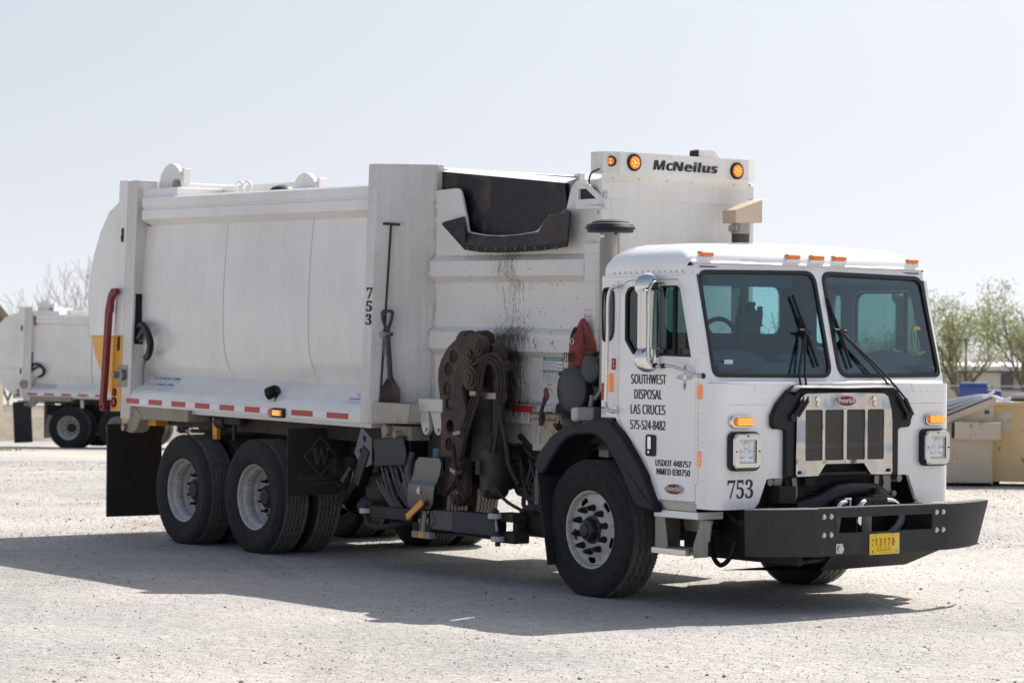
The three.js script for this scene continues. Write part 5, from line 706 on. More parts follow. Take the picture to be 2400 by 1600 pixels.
// ---------------------------------------------------------------- mirrors
for (const s of [1, -1]) {
  const mirror = G('mirror', truck), X0 = 0.87, Z0 = 1.32;
  const back = []; for (let i = 0; i <= 12; i++) { const a = (i / 12 - 0.5) * Math.PI, zz = Math.sin(a) * 0.093, xx = 0.055 * Math.pow(Math.cos(a), 0.6); back.push([[X0 + xx, 1.90, s * (Z0 + zz)], [X0 + xx, 2.315, s * (Z0 + zz)]]); }
  M('mirror_back', [skin(back, false, 0.8), rspan(X0 - 0.02, X0 + 0.052, 1.892, 1.902, s * Z0 - 0.094, s * Z0 + 0.094, 0.003), rspan(X0 - 0.02, X0 + 0.052, 2.313, 2.323, s * Z0 - 0.094, s * Z0 + 0.094, 0.003), rspan(X0 - 0.025, X0 + 0.005, 1.895, 2.32, s * (Z0) - 0.097, s * Z0 - 0.089, 0.003), rspan(X0 - 0.025, X0 + 0.005, 1.895, 2.32, s * Z0 + 0.089, s * Z0 + 0.097, 0.003)], polished, mirror);
  M('mirror_glass', [span(X0 - 0.012, X0 - 0.008, 1.905, 2.31, s * Z0 - 0.088, s * Z0 + 0.088)], chrome, mirror);
  M('mirror_seam', [span(X0 + 0.02, X0 + 0.04, 2.323, 2.335, s * Z0 - 0.07, s * Z0 + 0.07)], gap, mirror);
  for (const y of [2.352, 1.818]) M('round_mirror', [at(new THREE.SphereGeometry(0.1, 32, 16).scale(1, 0.42, 1), 0, 0, 0, 0, 0, -Math.PI / 2).rotateY(s * -0.62).translate(X0 - 0.07, y, s * (Z0 - 0.04))], chrome, mirror);
  M('mirror_arm', [tube([[0.90, 2.375, s * ZS], [0.91, 2.38, s * (ZS + 0.04)], [0.94, 2.385, s * 1.31], [0.95, 2.37, s * 1.36], [0.945, 2.32, s * 1.385], [0.94, 2.1, s * 1.385], [0.94, 1.86, s * 1.385], [0.95, 1.79, s * 1.38], [0.98, 1.768, s * 1.36], [1.10, 1.768, s * 1.30], [1.19, 1.735, s * 1.25], [1.30, 1.70, s * 1.215], [1.345, 1.70, s * ZS]], 0.011, 110, 9), rod([0.89, 2.33, s * Z0], [0.93, 2.385, s * 1.32], 0.012), tube([[0.90, 1.90, s * Z0], [0.905, 1.82, s * Z0], [0.93, 1.79, s * 1.35]], 0.01, 14)], polished, mirror);
  M('arm_clamp', [cyl(0.018, 0.03, 'x', 1.04, 1.768, s * 1.33, 12), cyl(0.018, 0.03, 'x', 0.98, 1.772, s * 1.36, 12), cyl(0.02, 0.012, 'z', 1.345, 1.70, s * (ZS + 0.008), 12), rspan(0.91, 0.95, 2.33, 2.40, s * 1.32 - 0.015, s * 1.32 + 0.015, 0.005)], hubDark, mirror);
}
// ---------------------------------------------------------------- wipers
{
  const on = (y, z, o) => [Xf(y, z) + o, y, z];
  const wip = (armA, armB, cx, blade, base) => {
    const w = G('wiper', truck);
    M('wiper_arm', [tube([base[0], armA[0], armA[1], cx], 0.009, 40, 7, 0.3), tube([base[1], armB[0], armB[1], cx], 0.009, 40, 7, 0.3)], gasket, w);
    M('blade', [rod(blade[0], blade[1], 0.006), rod(blade[0], mid(blade, 0.30), 0.012), rod(mid(blade, 0.3), mid(blade, 0.72), 0.017), rod(mid(blade, 0.72), blade[1], 0.012)], gap, w);
    M('wiper_joint', [cyl(0.022, 0.05, 'x', cx[0] - 0.005, cx[1], cx[2], 12), rod([cx[0], cx[1], cx[2] - 0.06], [cx[0], cx[1] + 0.01, cx[2] + 0.06], 0.01)], gasket, w);
    M('pivot', [rod(base[0], armA[0], 0.016), rod(base[1], armB[0], 0.016), cyl(0.03, 0.04, 'x', base[0][0] - 0.01, base[0][1], base[0][2], 14)], gasket, w);
  };
  const mid = (b, t) => b[0].map((v, i) => mix(v, b[1][i], t));
  wip([[1.565, 1.52, 0.43], on(1.72, 0.40, 0.06)], [[1.565, 1.52, 0.385], on(1.72, 0.345, 0.06)], on(2.03, 0.255, 0.04), [on(2.30, 0.30, 0.02), on(1.77, 0.17, 0.02)], [[1.56, 1.40, 0.52], [1.56, 1.41, 0.475]]);
  wip([[1.565, 1.51, -0.575], on(1.72, -0.42, 0.06)], [[1.565, 1.53, -0.62], on(1.75, -0.44, 0.06)], on(2.035, -0.10, 0.04), [on(2.285, -0.035, 0.02), on(1.76, -0.17, 0.02)], [[1.56, 1.40, -0.66], [1.56, 1.41, -0.70]]);
}
// ---------------------------------------------------------------- inside the cab
const inside = G('cab_interior', truck);
M('dashboard', [rspan(1.02, 1.40, 1.45, 1.80, -1.13, 1.13, 0.05), at(new THREE.SphereGeometry(0.3, 24, 12), 0, 0, 0).scale(0.62, 0.45, 1.15).translate(1.17, 1.76, 0.80), at(new THREE.SphereGeometry(0.3, 24, 12), 0, 0, 0).scale(0.62, 0.45, 1.15).translate(1.17, 1.76, -0.80), rspan(0.95, 1.32, 1.7, 1.86, -0.3, 0.42, 0.04)], cabinMat, inside);
M('control_box', [rspan(0.98, 1.12, 1.84, 1.93, 0.30, 0.62, 0.02), rspan(0.98, 1.1, 1.84, 1.90, 0.0, 0.3, 0.02)], cabinDark, inside);
M('steering_wheel', [at(new THREE.TorusGeometry(0.19, 0.018, 10, 36), 0, 0, 0, 0, Math.PI / 2, 0.9).translate(0.93, 1.93, 0.70), at(rod([0, -0.15, 0], [0, 0.02, 0], 0.05), 0.98, 1.86, 0.70), at(bx(0.02, 0.36, 0.04, 0, 0, 0, 0, 0, 0.9), 0.93, 1.93, 0.70)], cabinDark, inside);
for (const z of [0.66, -0.72]) M('seat', [rspan(0.30, 0.80, 1.40, 1.58, z - 0.26, z + 0.26, 0.06), at(rspan(-0.07, 0.07, 0, 0.42, z - 0.24, z + 0.24, 0.06), 0.33, 1.5, 0, 0, 0, 0.08)], cabinDark, inside);
M('tablet_mount', [frontPlate(filletPts([[0.76, 2.03], [0.77, 2.14], [0.745, 2.155], [0.745, 2.215], [0.725, 2.215], [0.72, 2.165], [0.695, 2.165], [0.665, 2.205], [0.675, 2.225], [0.665, 2.245], [0.61, 2.245], [0.605, 2.225], [0.62, 2.205], [0.585, 2.165], [0.565, 2.165], [0.56, 2.21], [0.54, 2.215], [0.535, 2.15], [0.545, 2.08], [0.52, 2.075], [0.56, 2.06], [0.555, 2.01], [0.70, 2.005]], 0.006, 2), 1.20, 1.235), rod([1.2, 2.03, 0.6], [1.1, 1.86, 0.58], 0.02)], cabinDark, inside);
M('grab_handle', [tube([[1.30, 2.065, -1.03], [1.30, 2.07, -0.98], [1.30, 2.045, -0.955], [1.30, 1.98, -0.955], [1.30, 1.92, -0.97], [1.30, 1.885, -0.99], [1.30, 1.875, -1.03], [1.30, 1.885, -1.09]], 0.013, 50, 8)], std({ color: col(0.5, 0.38, 0.06), roughness: 0.5 }), inside);
M('sun_visor', [rspan(1.12, 1.14, 2.36, 2.46, 0.15, 1.0, 0.01), rspan(1.12, 1.14, 2.40, 2.46, -1.0, -0.15, 0.01)], cabinMat, inside);
M('red_post', [rspan(-0.02, 0.02, 1.7, 2.25, -0.86, -0.80, 0.01)], std({ color: col(0.5, 0.06, 0.06), roughness: 0.5 }), inside);
// ---------------------------------------------------------------- air intake, exhaust, tanks behind the cab
const intake = G('air_intake', truck);
M('intake_pipe', [cyl(0.075, 1.25, 'y', -0.05, 2.19, 0.965, 32)], alu, intake);
M('intake_clamp', [cyl(0.078, 0.02, 'y', -0.06, 2.755, 0.965, 32)], polished, intake);
{ const lathe = new THREE.LatheGeometry([[0.07, 2.765], [0.07, 2.785], [0.178, 2.787], [0.18, 2.81], [0.193, 2.812], [0.194, 2.822], [0.175, 2.848], [0.145, 2.858], [0.143, 2.866], [0.09, 2.882], [0.001, 2.886]].map((p) => new THREE.Vector2(...p)), 48).translate(-0.045, 0, 0.965); M('intake_cap', [toCreasedNormals(lathe, 0.5)], black, intake); }
M('air_cleaner', [cyl(0.17, 0.5, 'y', -0.06, 1.5, 0.80, 28)], black, intake);
const exhaust = G('exhaust_stack', truck);
M('stack_pipe', [cyl(0.072, 1.6, 'y', -0.135, 2.1, -0.45, 28)], std({ color: col(0.09, 0.06, 0.05), roughness: 0.5, metalness: 0.5 }), exhaust);
M('stack_collar', [cyl(0.079, 0.085, 'y', -0.135, 2.865, -0.45, 28), rspan(-0.15, -0.05, 2.84, 2.89, -0.35, -0.33, 0.005)], stainless, exhaust);
{ const dm = std({ color: col(0.56, 0.44, 0.33), roughness: 0.45, metalness: 0.3 }); // sheet cowl that turns the outlet towards the far side
  const x0 = -0.215, x1 = -0.05, q = [[-0.325, 2.905, 3.01], [-0.605, 2.915, 3.10]], A = q.map(([z, l, h]) => [[x1, l, z], [x1, h, z]]), B = q.map(([z, l, h]) => [[x0, l, z], [x0, h, z]]);
  M('rain_cowl', [skin([A[0], A[1]], false, 0), skin([B[0], B[1]], false, 0), skin([A[0], B[0]], false, 0), skin([[A[0][1], A[1][1], [x1 + 0.005, 3.112, -0.66]], [B[0][1], B[1][1], [x0 - 0.005, 3.112, -0.66]]], false, 0), skin([[A[0][0], A[1][0]], [B[0][0], B[1][0]]], false, 0)], dm, exhaust); }
M('stack_bracket', [tube([[-0.30, 2.62, -0.2], [-0.24, 2.70, -0.25], [-0.15, 2.68, -0.38]], 0.012, 20), rspan(-0.2, -0.1, 2.62, 2.70, -0.40, -0.34, 0.01)], steelDark, exhaust);
const tanks = G('air_tanks', truck);
const tankM = std({ color: col(0.028, 0.031, 0.036), roughness: 0.45 });
M('tank', [cyl(0.185, 0.5, 'z', -0.43, 1.565, 0.78, 36), at(new THREE.SphereGeometry(0.185, 30, 12), 0, 0, 0).scale(1, 1, 0.2).translate(-0.43, 1.565, 1.03)], tankM, tanks);
M('tank', [cyl(0.115, 0.5, 'z', -0.20, 1.735, 0.78, 32), at(new THREE.SphereGeometry(0.115, 28, 12), 0, 0, 0).scale(1, 1, 0.22).translate(-0.20, 1.735, 1.03)], tankM, tanks);
M('tank_strap', [cyl(0.189, 0.04, 'z', -0.43, 1.565, 0.95, 36), cyl(0.118, 0.04, 'z', -0.20, 1.735, 0.95, 32), rspan(-0.62, -0.53, 1.675, 1.705, 0.98, 1.02, 0.005), rspan(-0.24, -0.14, 1.845, 1.87, 0.98, 1.05, 0.006), rspan(-0.2, 0.0, 1.5, 1.6, 0.9, 1.0, 0.01)], steelDark, tanks);
M('filter_head', [rspan(-0.29, -0.10, 1.325, 1.44, 0.95, 1.08, 0.02), rspan(-0.2, -0.05, 1.28, 1.33, 0.9, 1.05, 0.02), rod([-0.2, 1.44, 1.02], [-0.18, 1.53, 1.02], 0.02), rod([-0.15, 1.5, 1.02], [-0.08, 1.58, 1.0], 0.018)], std({ color: col(0.22, 0.21, 0.2), roughness: 0.5, metalness: 0.4 }), tanks);
M('filter_cap', [rspan(-0.405, -0.30, 1.32, 1.435, 0.96, 1.07, 0.03)], std({ color: col(0.55, 0.54, 0.50), roughness: 0.6 }), tanks);
M('tank_shelf', [span(-0.75, 0.1, 1.16, 1.2, 0.5, 1.0), span(-0.38, 0.12, 1.2, 1.9, 0.5, 0.56)], chassisMat, tanks);
// ================================================================ LOOSE THINGS CARRIED ON THE TRUCK
const scraper = thing('scraper_bar', 'thin rusty T-handled scraper bar standing upright against the truck bulkhead behind the shovel', 'scraper');
const darkTool = std({ map: rust.map, color: col(0.5, 0.5, 0.52), roughness: 0.7 });
// points against the slanting bulkhead face: u runs along it, d is the distance off it
const onFace = (u, y, d) => { const e = 0.024 * (y - 1.3), s = (u + 3.16 - 0.246 * d) / 1.70; return [-2.995 + 0.44 * s + 0.9 * d, y, 1.222 - e - 0.65 * s + 0.44 * d]; };
M('shaft', [rod(onFace(-2.985, 1.38, 0.03), onFace(-2.87, 2.945, 0.03), 0.010)], darkTool, scraper);
M('cross_bar', [rod(onFace(-3.02, 2.945, 0.03), onFace(-2.70, 2.938, 0.03), 0.011)], darkTool, scraper);
const shovel = thing('shovel', 'grey plastic scoop shovel with a D-handle standing in the tray on the truck bulkhead', 'shovel');
M('grip', [tube([[-2.885, 2.02], [-2.97, 2.12], [-2.985, 2.18], [-2.965, 2.195], [-2.82, 2.195], [-2.80, 2.18], [-2.82, 2.12], [-2.885, 2.02]].map(([u, y]) => onFace(u, y, 0.055)), 0.014, 70, 9, 0.2)], greyPlastic, shovel);
M('shaft', [rod(onFace(-2.88, 2.03, 0.055), onFace(-2.80, 1.60, 0.055), 0.019, 0.023)], greyPlastic, shovel);
{ const rows = [[1.66, -2.835, -2.78, 0.03], [1.62, -2.86, -2.745, 0.03], [1.585, -2.92, -2.69, 0.02], [1.54, -2.965, -2.63, 0.015], [1.46, -2.995, -2.605, 0.01], [1.39, -3.01, -2.625, 0.0], [1.32, -3.0, -2.65, 0.0]].map(([y, a, b, d]) => Array.from({ length: 9 }, (_, i) => { const t = i / 8; return onFace(mix(a, b, t), y, 0.045 + d - 0.03 * (1 - (2 * t - 1) ** 2)); }));
  M('blade', [skin(rows, false, 0.8), skin(rows.map((r) => r.map(([x, y, z]) => [x - 0.005, y, z - 0.003])), false, 0.8)], std({ map: rust.map, color: col(1.1, 1.2, 1.35), roughness: 0.7 }), shovel); }
const clip = thing('tool_clip', 'small steel clip with a chain holding the shovel shaft to the bulkhead', 'clip');
M('clip_block', [at(rspan(-0.04, 0.02, -0.022, 0.022, -0.03, 0.03, 0.006), ...onFace(-2.94, 1.998, 0.04), 0, 0.96, 0), at(cyl(0.02, 0.06, 'z', 0, 0, 0, 12), ...onFace(-2.885, 2.0, 0.06))], alu, clip); M('clip_arm', [at(rspan(-0.03, 0.02, -0.012, 0.012, -0.02, 0.02, 0.005), ...onFace(-2.82, 1.998, 0.05), 0, 0.96, 0)], darkTool, clip);
M('chain', Array.from({ length: 8 }, (_, i) => at(new THREE.TorusGeometry(0.012, 0.003, 5, 10), ...onFace(-2.925 + (i % 2) * 0.006, 1.965 - i * 0.018, 0.07), 0, i % 2 ? 1.2 : 0.2, 0)), alu, clip);
const ext = thing('fire_extinguisher', 'fire extinguisher under a sagging faded red cloth cover behind the cab', 'fire extinguisher');
{ const rows = []; const Z = 0.90, R = (y) => y > 1.98 ? mix(0.095, 0.025, (y - 1.98) / 0.14) : y > 1.85 ? mix(0.11, 0.095, (y - 1.85) / 0.13) : 0.10;
  for (let i = 0; i <= 18; i++) { const y = mix(1.56, 2.10, i / 18), r = []; for (let k = 0; k < 28; k++) { const a = k / 28 * 2 * Math.PI, f = 1 + 0.13 * Math.sin(a * 5 + y * 9) * (0.5 + 0.5 * Math.sin(y * 21 + a)) + 0.08 * fbm(Math.cos(a) * 2, y * 7, Math.sin(a) * 2); r.push([-0.475 + (y - 1.56) * 0.03 + R(y) * f * Math.cos(a) * 1.05, y + 0.03 * Math.sin(a * 2), Z + R(y) * f * Math.sin(a)]); } rows.push(r); }
  M('cover', [skin(rows, true, 0.9)], redCloth, ext);
  M('cover_opening', [at(new THREE.SphereGeometry(0.075, 18, 12), 0, 0, 0).scale(0.5, 1.35, 0.3).rotateZ(-0.3).translate(-0.49, 1.965, Z + 0.07)], std({ color: col(0.03, 0.008, 0.007), roughness: 0.9 }), ext);
  M('pull_ring', [at(new THREE.TorusGeometry(0.022, 0.004, 6, 18), -0.465, 1.945, Z + 0.105)], chrome, ext);
  M('cover_rim', [tube([[-0.46, 2.10, Z + 0.01], [-0.42, 2.07, Z + 0.03], [-0.385, 2.0, Z + 0.05], [-0.365, 1.93, Z + 0.055]], 0.011, 24)], std({ color: col(0.06, 0.02, 0.02), roughness: 0.8 }), ext);
  for (const g0 of [text('FIRE', 0.14, 0.075).translate(-0.49, 1.82, Z + 0.152), text('EXT', 0.12, 0.075).translate(-0.50, 1.70, Z + 0.152)]) M('printed_letters', [g0].map((g) => { const p = g.attributes.position; for (let i = 0; i < p.count; i++) p.setZ(i, Z + 0.122 - 1.2 * (p.getX(i) + 0.47) ** 2); return g; }), std({ color: col(0.04, 0.012, 0.012), roughness: 0.8 }), ext); }
const bucket = thing('bucket', 'grimy off-white square bucket of worn labels standing behind the front wing', 'bucket');
const bucketTex = canvasTex(256, 256, (c, w, h) => { c.fillStyle = '#b3a794'; c.fillRect(0, 0, w, h); c.fillStyle = '#8d93a0'; for (let i = 0; i < 12; i++) c.fillRect(18, 60 + i * 12, 110, 4); c.fillStyle = '#51689a'; c.fillRect(18, 40, 100, 10); c.fillStyle = '#a33'; c.fillRect(150, 40, 80, 12); c.fillStyle = '#b79b2e'; c.fillRect(150, 120, 80, 6); for (let i = 0; i < 260; i++) { c.fillStyle = `rgba(${45 + rnd() * 40 | 0},${35 + rnd() * 25 | 0},${25 + rnd() * 20 | 0},${rr(0.1, 0.5)})`; c.fillRect(rnd() * w, rnd() * rnd() * h, rr(1, 6), rr(5, 60)); } });
{ const m = M('bucket_body', [skin([[1.08, 0.125], [1.36, 0.14], [1.375, 0.145]].map(([y, r]) => roundPts(-0.80 - r, -0.80 + r + 0.12, 0.93 - r, 0.93 + r, 0.04, 4).map(([x, z]) => [x, y, z])), true, 0.7)], std({ map: bucketTex, roughness: 0.6 }), bucket);
  const p = m.geometry.attributes.position, uv = m.geometry.attributes.uv; for (let i = 0; i < p.count; i++) uv.setXY(i, (p.getX(i) + 0.95) / 0.42, (p.getY(i) - 1.08) / 0.3);
  M('bucket_rim', [tube([...roundPts(-0.945, -0.535, 0.785, 1.075, 0.04, 4).map(([x, z]) => [x, 1.375, z]), [-0.535, 1.375, 1.035]], 0.008, 60, 6)], std({ color: col(0.12, 0.09, 0.07), roughness: 0.8 }), bucket);
  M('bucket_contents', [span(-0.93, -0.55, 1.30, 1.33, 0.8, 1.06), rod([-0.72, 1.33, 1.0], [-0.55, 1.27, 1.06], 0.03), rspan(-0.72, -0.52, 1.33, 1.46, 0.84, 0.98, 0.03)], steelDark, bucket); }
const plier = thing('pliers', 'long red-handled pliers sticking up out of the grimy bucket behind the front wing', 'pliers');
M('handle', [tube([[-0.76, 1.28, 1.085], [-0.75, 1.38, 1.09], [-0.72, 1.45, 1.09], [-0.69, 1.52, 1.09], [-0.675, 1.55, 1.09]], 0.014, 24), tube([[-0.735, 1.30, 1.09], [-0.725, 1.40, 1.095], [-0.69, 1.47, 1.095], [-0.655, 1.50, 1.095]], 0.012, 24)], darkTool, plier);
M('grip', [at(new THREE.SphereGeometry(0.032, 14, 10), 0, 0, 0).scale(0.8, 1.2, 0.5).translate(-0.685, 1.545, 1.09), at(new THREE.SphereGeometry(0.026, 14, 10), 0, 0, 0).scale(0.7, 1.2, 0.5).translate(-0.655, 1.515, 1.095)], redPaint, plier);
// ================================================================ GROUND
const depthOf = (x, z) => -(x - 15.71) * 0.804 - (z - 13.56) * 0.595;
function terrain(x, z) {
  const s = depthOf(x, z), e = clamp(s - 36, 0, 78), soft = e < 8 ? e * e / 16 : e - 4;
  return -0.0265 * soft + (fbm(x * 0.35, 0.5, z * 0.35, 3)) * 0.035 * sstep(Math.abs(z) + Math.abs(x + 2.5) * 0.35, 1.6, 4) - 0.004;
}
const gN = 300, axisAt = (t) => 0.9 * Math.sinh(t * 7.3) ;
{
  const pos = new Float32Array((gN + 1) ** 2 * 3), uv = new Float32Array((gN + 1) ** 2 * 2), colr = new Float32Array((gN + 1) ** 2 * 3), idx = [];
  for (let j = 0; j <= gN; j++) for (let i = 0; i <= gN; i++) {
    const x = axisAt(i / gN * 2 - 1) + 1, z = axisAt(j / gN * 2 - 1) + 3, k = j * (gN + 1) + i;
    pos.set([x, terrain(x, z), z], k * 3); uv.set([x, z], k * 2);
    const n = 1 + 0.22 * fbm(x * 0.22, 3.3, z * 0.22, 4) + 0.16 * fbm(x * 0.9 + 9, 1.1, z * 0.5, 3), w = fbm(x * 0.12, 9.1, z * 0.3, 3);
    colr.set([n * (1 + 0.05 * w), n, n * (1 - 0.06 * w)], k * 3);
    if (i < gN && j < gN) idx.push(k, k + gN + 1, k + 1, k + 1, k + gN + 1, k + gN + 2);
  }
  const g = new THREE.BufferGeometry(); g.setAttribute('position', new THREE.BufferAttribute(pos, 3)); g.setAttribute('uv', new THREE.BufferAttribute(uv, 2)); g.setAttribute('color', new THREE.BufferAttribute(colr, 3)); g.setIndex(idx); g.computeVertexNormals();
  const S = 1024, hgt = new Float32Array(S * S);
  for (let y = 0; y < S; y++) for (let x = 0; x < S; x++) { const u = x / S, v = y / S; hgt[y * S + x] = 0.3 * pnoise(u, v, 12, 12, 50) + 0.3 * pnoise(u, v, 60, 60, 51) + 0.22 * pnoise(u, v, 170, 170, 52) + 0.18 * pnoise(u, v, 400, 400, 53); }
  // one sheet of colour over 26 m: packed dirt with wheel tracks crossing the yard, speckled with stones
  const T = 2048, span26 = 26, arcs = [[-16, 32, 30.5], [-16, 32, 32.6], [30, 22, 24.5], [30, 22, 26.6], [-2, -38, 45.2], [-2, -38, 47.3], [14, 40, 33.4], [14, 40, 35.4], [-30, -8, 26.2], [-30, -8, 28.3]];
  const gt = tex(T, T, (x, y) => {
    const u = x / T, v = y / T, X = u * span26 - 14, Z = v * span26 - 12;
    const med = pnoise(u, v, 26, 26, 54), fine = pnoise(u, v, 420, 420, 51), grit = pnoise(u, v, 900, 900, 53), broad = pnoise(u, v, 7, 7, 55), dark = sstep(pnoise(u, v, 700, 700, 56), 0.86, 0.97), lite = sstep(pnoise(u, v, 620, 620, 57), 0.88, 0.97);
    let tr = 0; for (const [cx, cz, R] of arcs) { const d = Math.hypot(X - cx, Z - cz) - R + 0.12 * (pnoise(u, v, 13, 13, 58) - 0.5), a = Math.abs(d); if (a < 0.30) { const th = Math.atan2(Z - cz, X - cx) * R, rib = 0.5 + 0.5 * Math.sin(th * 42 + d * 30), wear = sstep(pnoise(u, v, 17, 17, 59) * 0.6 + pnoise(u, v, 60, 60, 60) * 0.4, 0.40, 0.72); tr += (-(0.06 + 0.07 * rib) * (1 - sstep(a, 0.06, 0.2)) + 0.05 * sstep(a, 0.12, 0.2) * (1 - sstep(a, 0.2, 0.3))) * wear; } }
    let k = 0.305 * (0.68 + 0.22 * med + 0.22 * broad + 0.20 * fine + 0.14 * grit) * (1 - (0.22 + 0.45 * sstep(pnoise(u, v, 21, 21, 61) * 0.6 + pnoise(u, v, 55, 55, 62) * 0.4, 0.48, 0.72)) * dark) * (1 + clamp(tr, -0.22, 0.2)) + 0.10 * lite;
    const w = 0.05 * (broad - 0.5) + 0.03 * (med - 0.5); return [k * (1.055 + w), k * 0.985, k * (0.905 - w)];
  }, true, span26, span26);
  gt.offset.set(14 / span26, 12 / span26);
  const gb = tex(S, S, (x, y) => { const h = hgt[y * S + x]; return [h, h, h]; }, false, 4.3, 4.3);
  ground_(new THREE.Mesh(g, std({ map: gt, vertexColors: true, roughness: 0.95, bumpMap: gb, bumpScale: 0.03 })), 'ground');
}
{ // loose stones
  const shapes = [0, 1, 2].map((k) => { const g = new THREE.IcosahedronGeometry(1, 0), p = g.attributes.position; for (let i = 0; i < p.count; i++) { const x = p.getX(i), y = p.getY(i), z = p.getZ(i), f = 0.75 + 0.5 * Math.abs(perlin.noise(x * 2 + k * 5, y * 2, z * 2)); p.setXYZ(i, x * f, y * f * 0.6, z * f); } g.computeVertexNormals(); return g; });
  const tot = [52000, 52000, 52000], sm = std({ roughness: 0.95, color: col(1, 1, 1) });
  const grav = new THREE.Group(); grav.name = 'gravel'; grav.userData = { kind: 'stuff', label: 'loose gravel and small stones scattered over the dirt yard', category: 'gravel' }; scene.add(grav);
  shapes.forEach((g, k) => {
    const im = new THREE.InstancedMesh(g, sm, tot[k]), m = new THREE.Matrix4(), q = new THREE.Quaternion(), e = new THREE.Euler(), c = new THREE.Color(); let n = 0;
    while (n < tot[k]) {
      const s = rr(12.5, 46), t = rr(-1, 1) * (s * 0.2 + 1.4), x = 15.71 - 0.804 * s + 0.595 * t, z = 13.56 - 0.595 * s - 0.804 * t;
      const dens = 0.35 + 1.1 * fbm(x * 0.5 + 4, 2.2, z * 0.5, 3) + 0.25; if (rnd() > clamp(dens, 0.1, 1)) continue;
      const big = rnd(), r = (big > 0.9965 ? rr(0.011, 0.02) : big > 0.94 ? rr(0.005, 0.010) : rr(0.0025, 0.0055)) * (s > 25 ? 1.3 : 1);
      e.set(rr(0, 0.5), rr(0, 6.3), rr(0, 0.5)); q.setFromEuler(e); m.compose(V(x, terrain(x, z) + r * 0.15, z), q, V(r, r, r)); im.setMatrixAt(n, m);
      const b = rnd() < 0.35 ? rr(0.12, 0.22) : rr(0.25, 0.39), w = rr(-0.04, 0.05); c.setRGB(b * (1.05 + w), b * 0.98, b * (0.93 - w)); im.setColorAt(n, c); n++;
    }
    im.name = 'stones'; shadows(im); grav.add(im);
  });
}
// dirt bank, hills far away
function mound(name, pts, width, h, mat, rough = 0.25, seg = 60) {
  const c = new THREE.CatmullRomCurve3(pts.map((p) => V(...p))), rows = [];
  for (let i = 0; i <= seg; i++) { const p = c.getPoint(i / seg), t = c.getTangent(i / seg), nx = -t.z, nz = t.x, r = []; const k = Math.sin(Math.PI * clamp(i / seg, 0.0, 1)) ** 0.4; for (let j = 0; j <= 14; j++) { const f = j / 14 * 2 - 1, y = h * k * Math.cos(f * Math.PI / 2) ** 1.3 * (1 + rough * fbm(p.x * 0.3 + f, 4, p.z * 0.3, 4)); r.push([p.x + nx * f * width, p.y + y - 0.05, p.z + nz * f * width]); } rows.push(r); }
  const m = M(name, [skin(rows, false, 1.5)], mat, scene); m.userData.kind = 'structure'; return m;
}
const bankMat = std({ map: tex(256, 256, (x, y) => { const u = x / 256, v = y / 256, k = 0.135 + 0.06 * pnoise(u, v, 8, 8, 60) + 0.06 * pnoise(u, v, 50, 50, 61); return [k * 1.1, k * 0.95, k * 0.78]; }, true, 6, 6), roughness: 1 });
mound('dirt_bank', [[-90, -1.5, -2], [-75, -1.5, -14], [-64, -1.5, -25], [-56, -1.6, -38], [-50, -1.6, -50]], 9, 1.5, bankMat);

// ================================================================ SECOND TRUCK
{
  const t2 = truck.clone(); t2.name = numbered('garbage_truck'); t2.position.set(-39.15, terrain(-43, -16.5) - 0.02, -21.22); t2.rotation.y = 0.68;
  t2.userData = { label: 'plain white garbage truck parked in the background at far left, seen behind the near truck', category: 'garbage truck' };
  const drop = []; t2.traverse((o) => { if (o.material === yellow) o.material = white; if (o.name === 'yellow_panel') { o.name = 'lower_panel'; delete o.userData.label; } if (o.userData.label && o !== t2 && /yellow/.test(o.userData.label)) delete o.userData.label; if (['painted_number', 'prop_bar', 'door_lettering'].includes(o.name) || (o.name === 'mud_flap' && /plain/.test(o.userData.label ?? ''))) drop.push(o); });
  drop.forEach((o) => o.removeFromParent()); M('mud_flap', [at(rspan(-0.30, 0.22, 0.12, 1.15, -0.015, 0.015, 0.006), -7.45, 0, 1.15, 0, -0.1, 0.06)], blackMatte, t2.children.find((o) => o.name === 'packer_body'));
  scene.add(t2);
}
// ================================================================ DUMPSTERS
const R43 = 0.752;
const tan = std({ map: tex(512, 512, (x, y) => { const u = x / 512, v = y / 512, a = pnoise(u, v, 6, 6, 62), s = sstep(pnoise(u, v, 22, 9, 63) * 0.6 + pnoise(u, v, 70, 30, 64) * 0.4, 0.72, 0.86) * 0.7, b = 0.9 + 0.15 * a; return [mix(0.50 * b, 0.2, s), mix(0.43 * b, 0.12, s), mix(0.33 * b, 0.07, s)]; }, true, 1.6, 1.6), roughness: 0.7 });
const tanYellow = std({ map: tex(512, 512, (x, y) => { const u = x / 512, v = y / 512, a = pnoise(u, v, 6, 6, 65), s = sstep(pnoise(u, v, 20, 9, 66) * 0.6 + pnoise(u, v, 60, 30, 67) * 0.4, 0.72, 0.86) * 0.7, b = 0.9 + 0.15 * a; return [mix(0.62 * b, 0.2, s), mix(0.45 * b, 0.1, s), mix(0.23 * b, 0.05, s)]; }, true, 1.6, 1.6), roughness: 0.7 });
const lidMat = std({ color: col(0.035, 0.037, 0.04), roughness: 0.45 }), lidPale = std({ color: col(0.42, 0.44, 0.45), roughness: 0.5 });
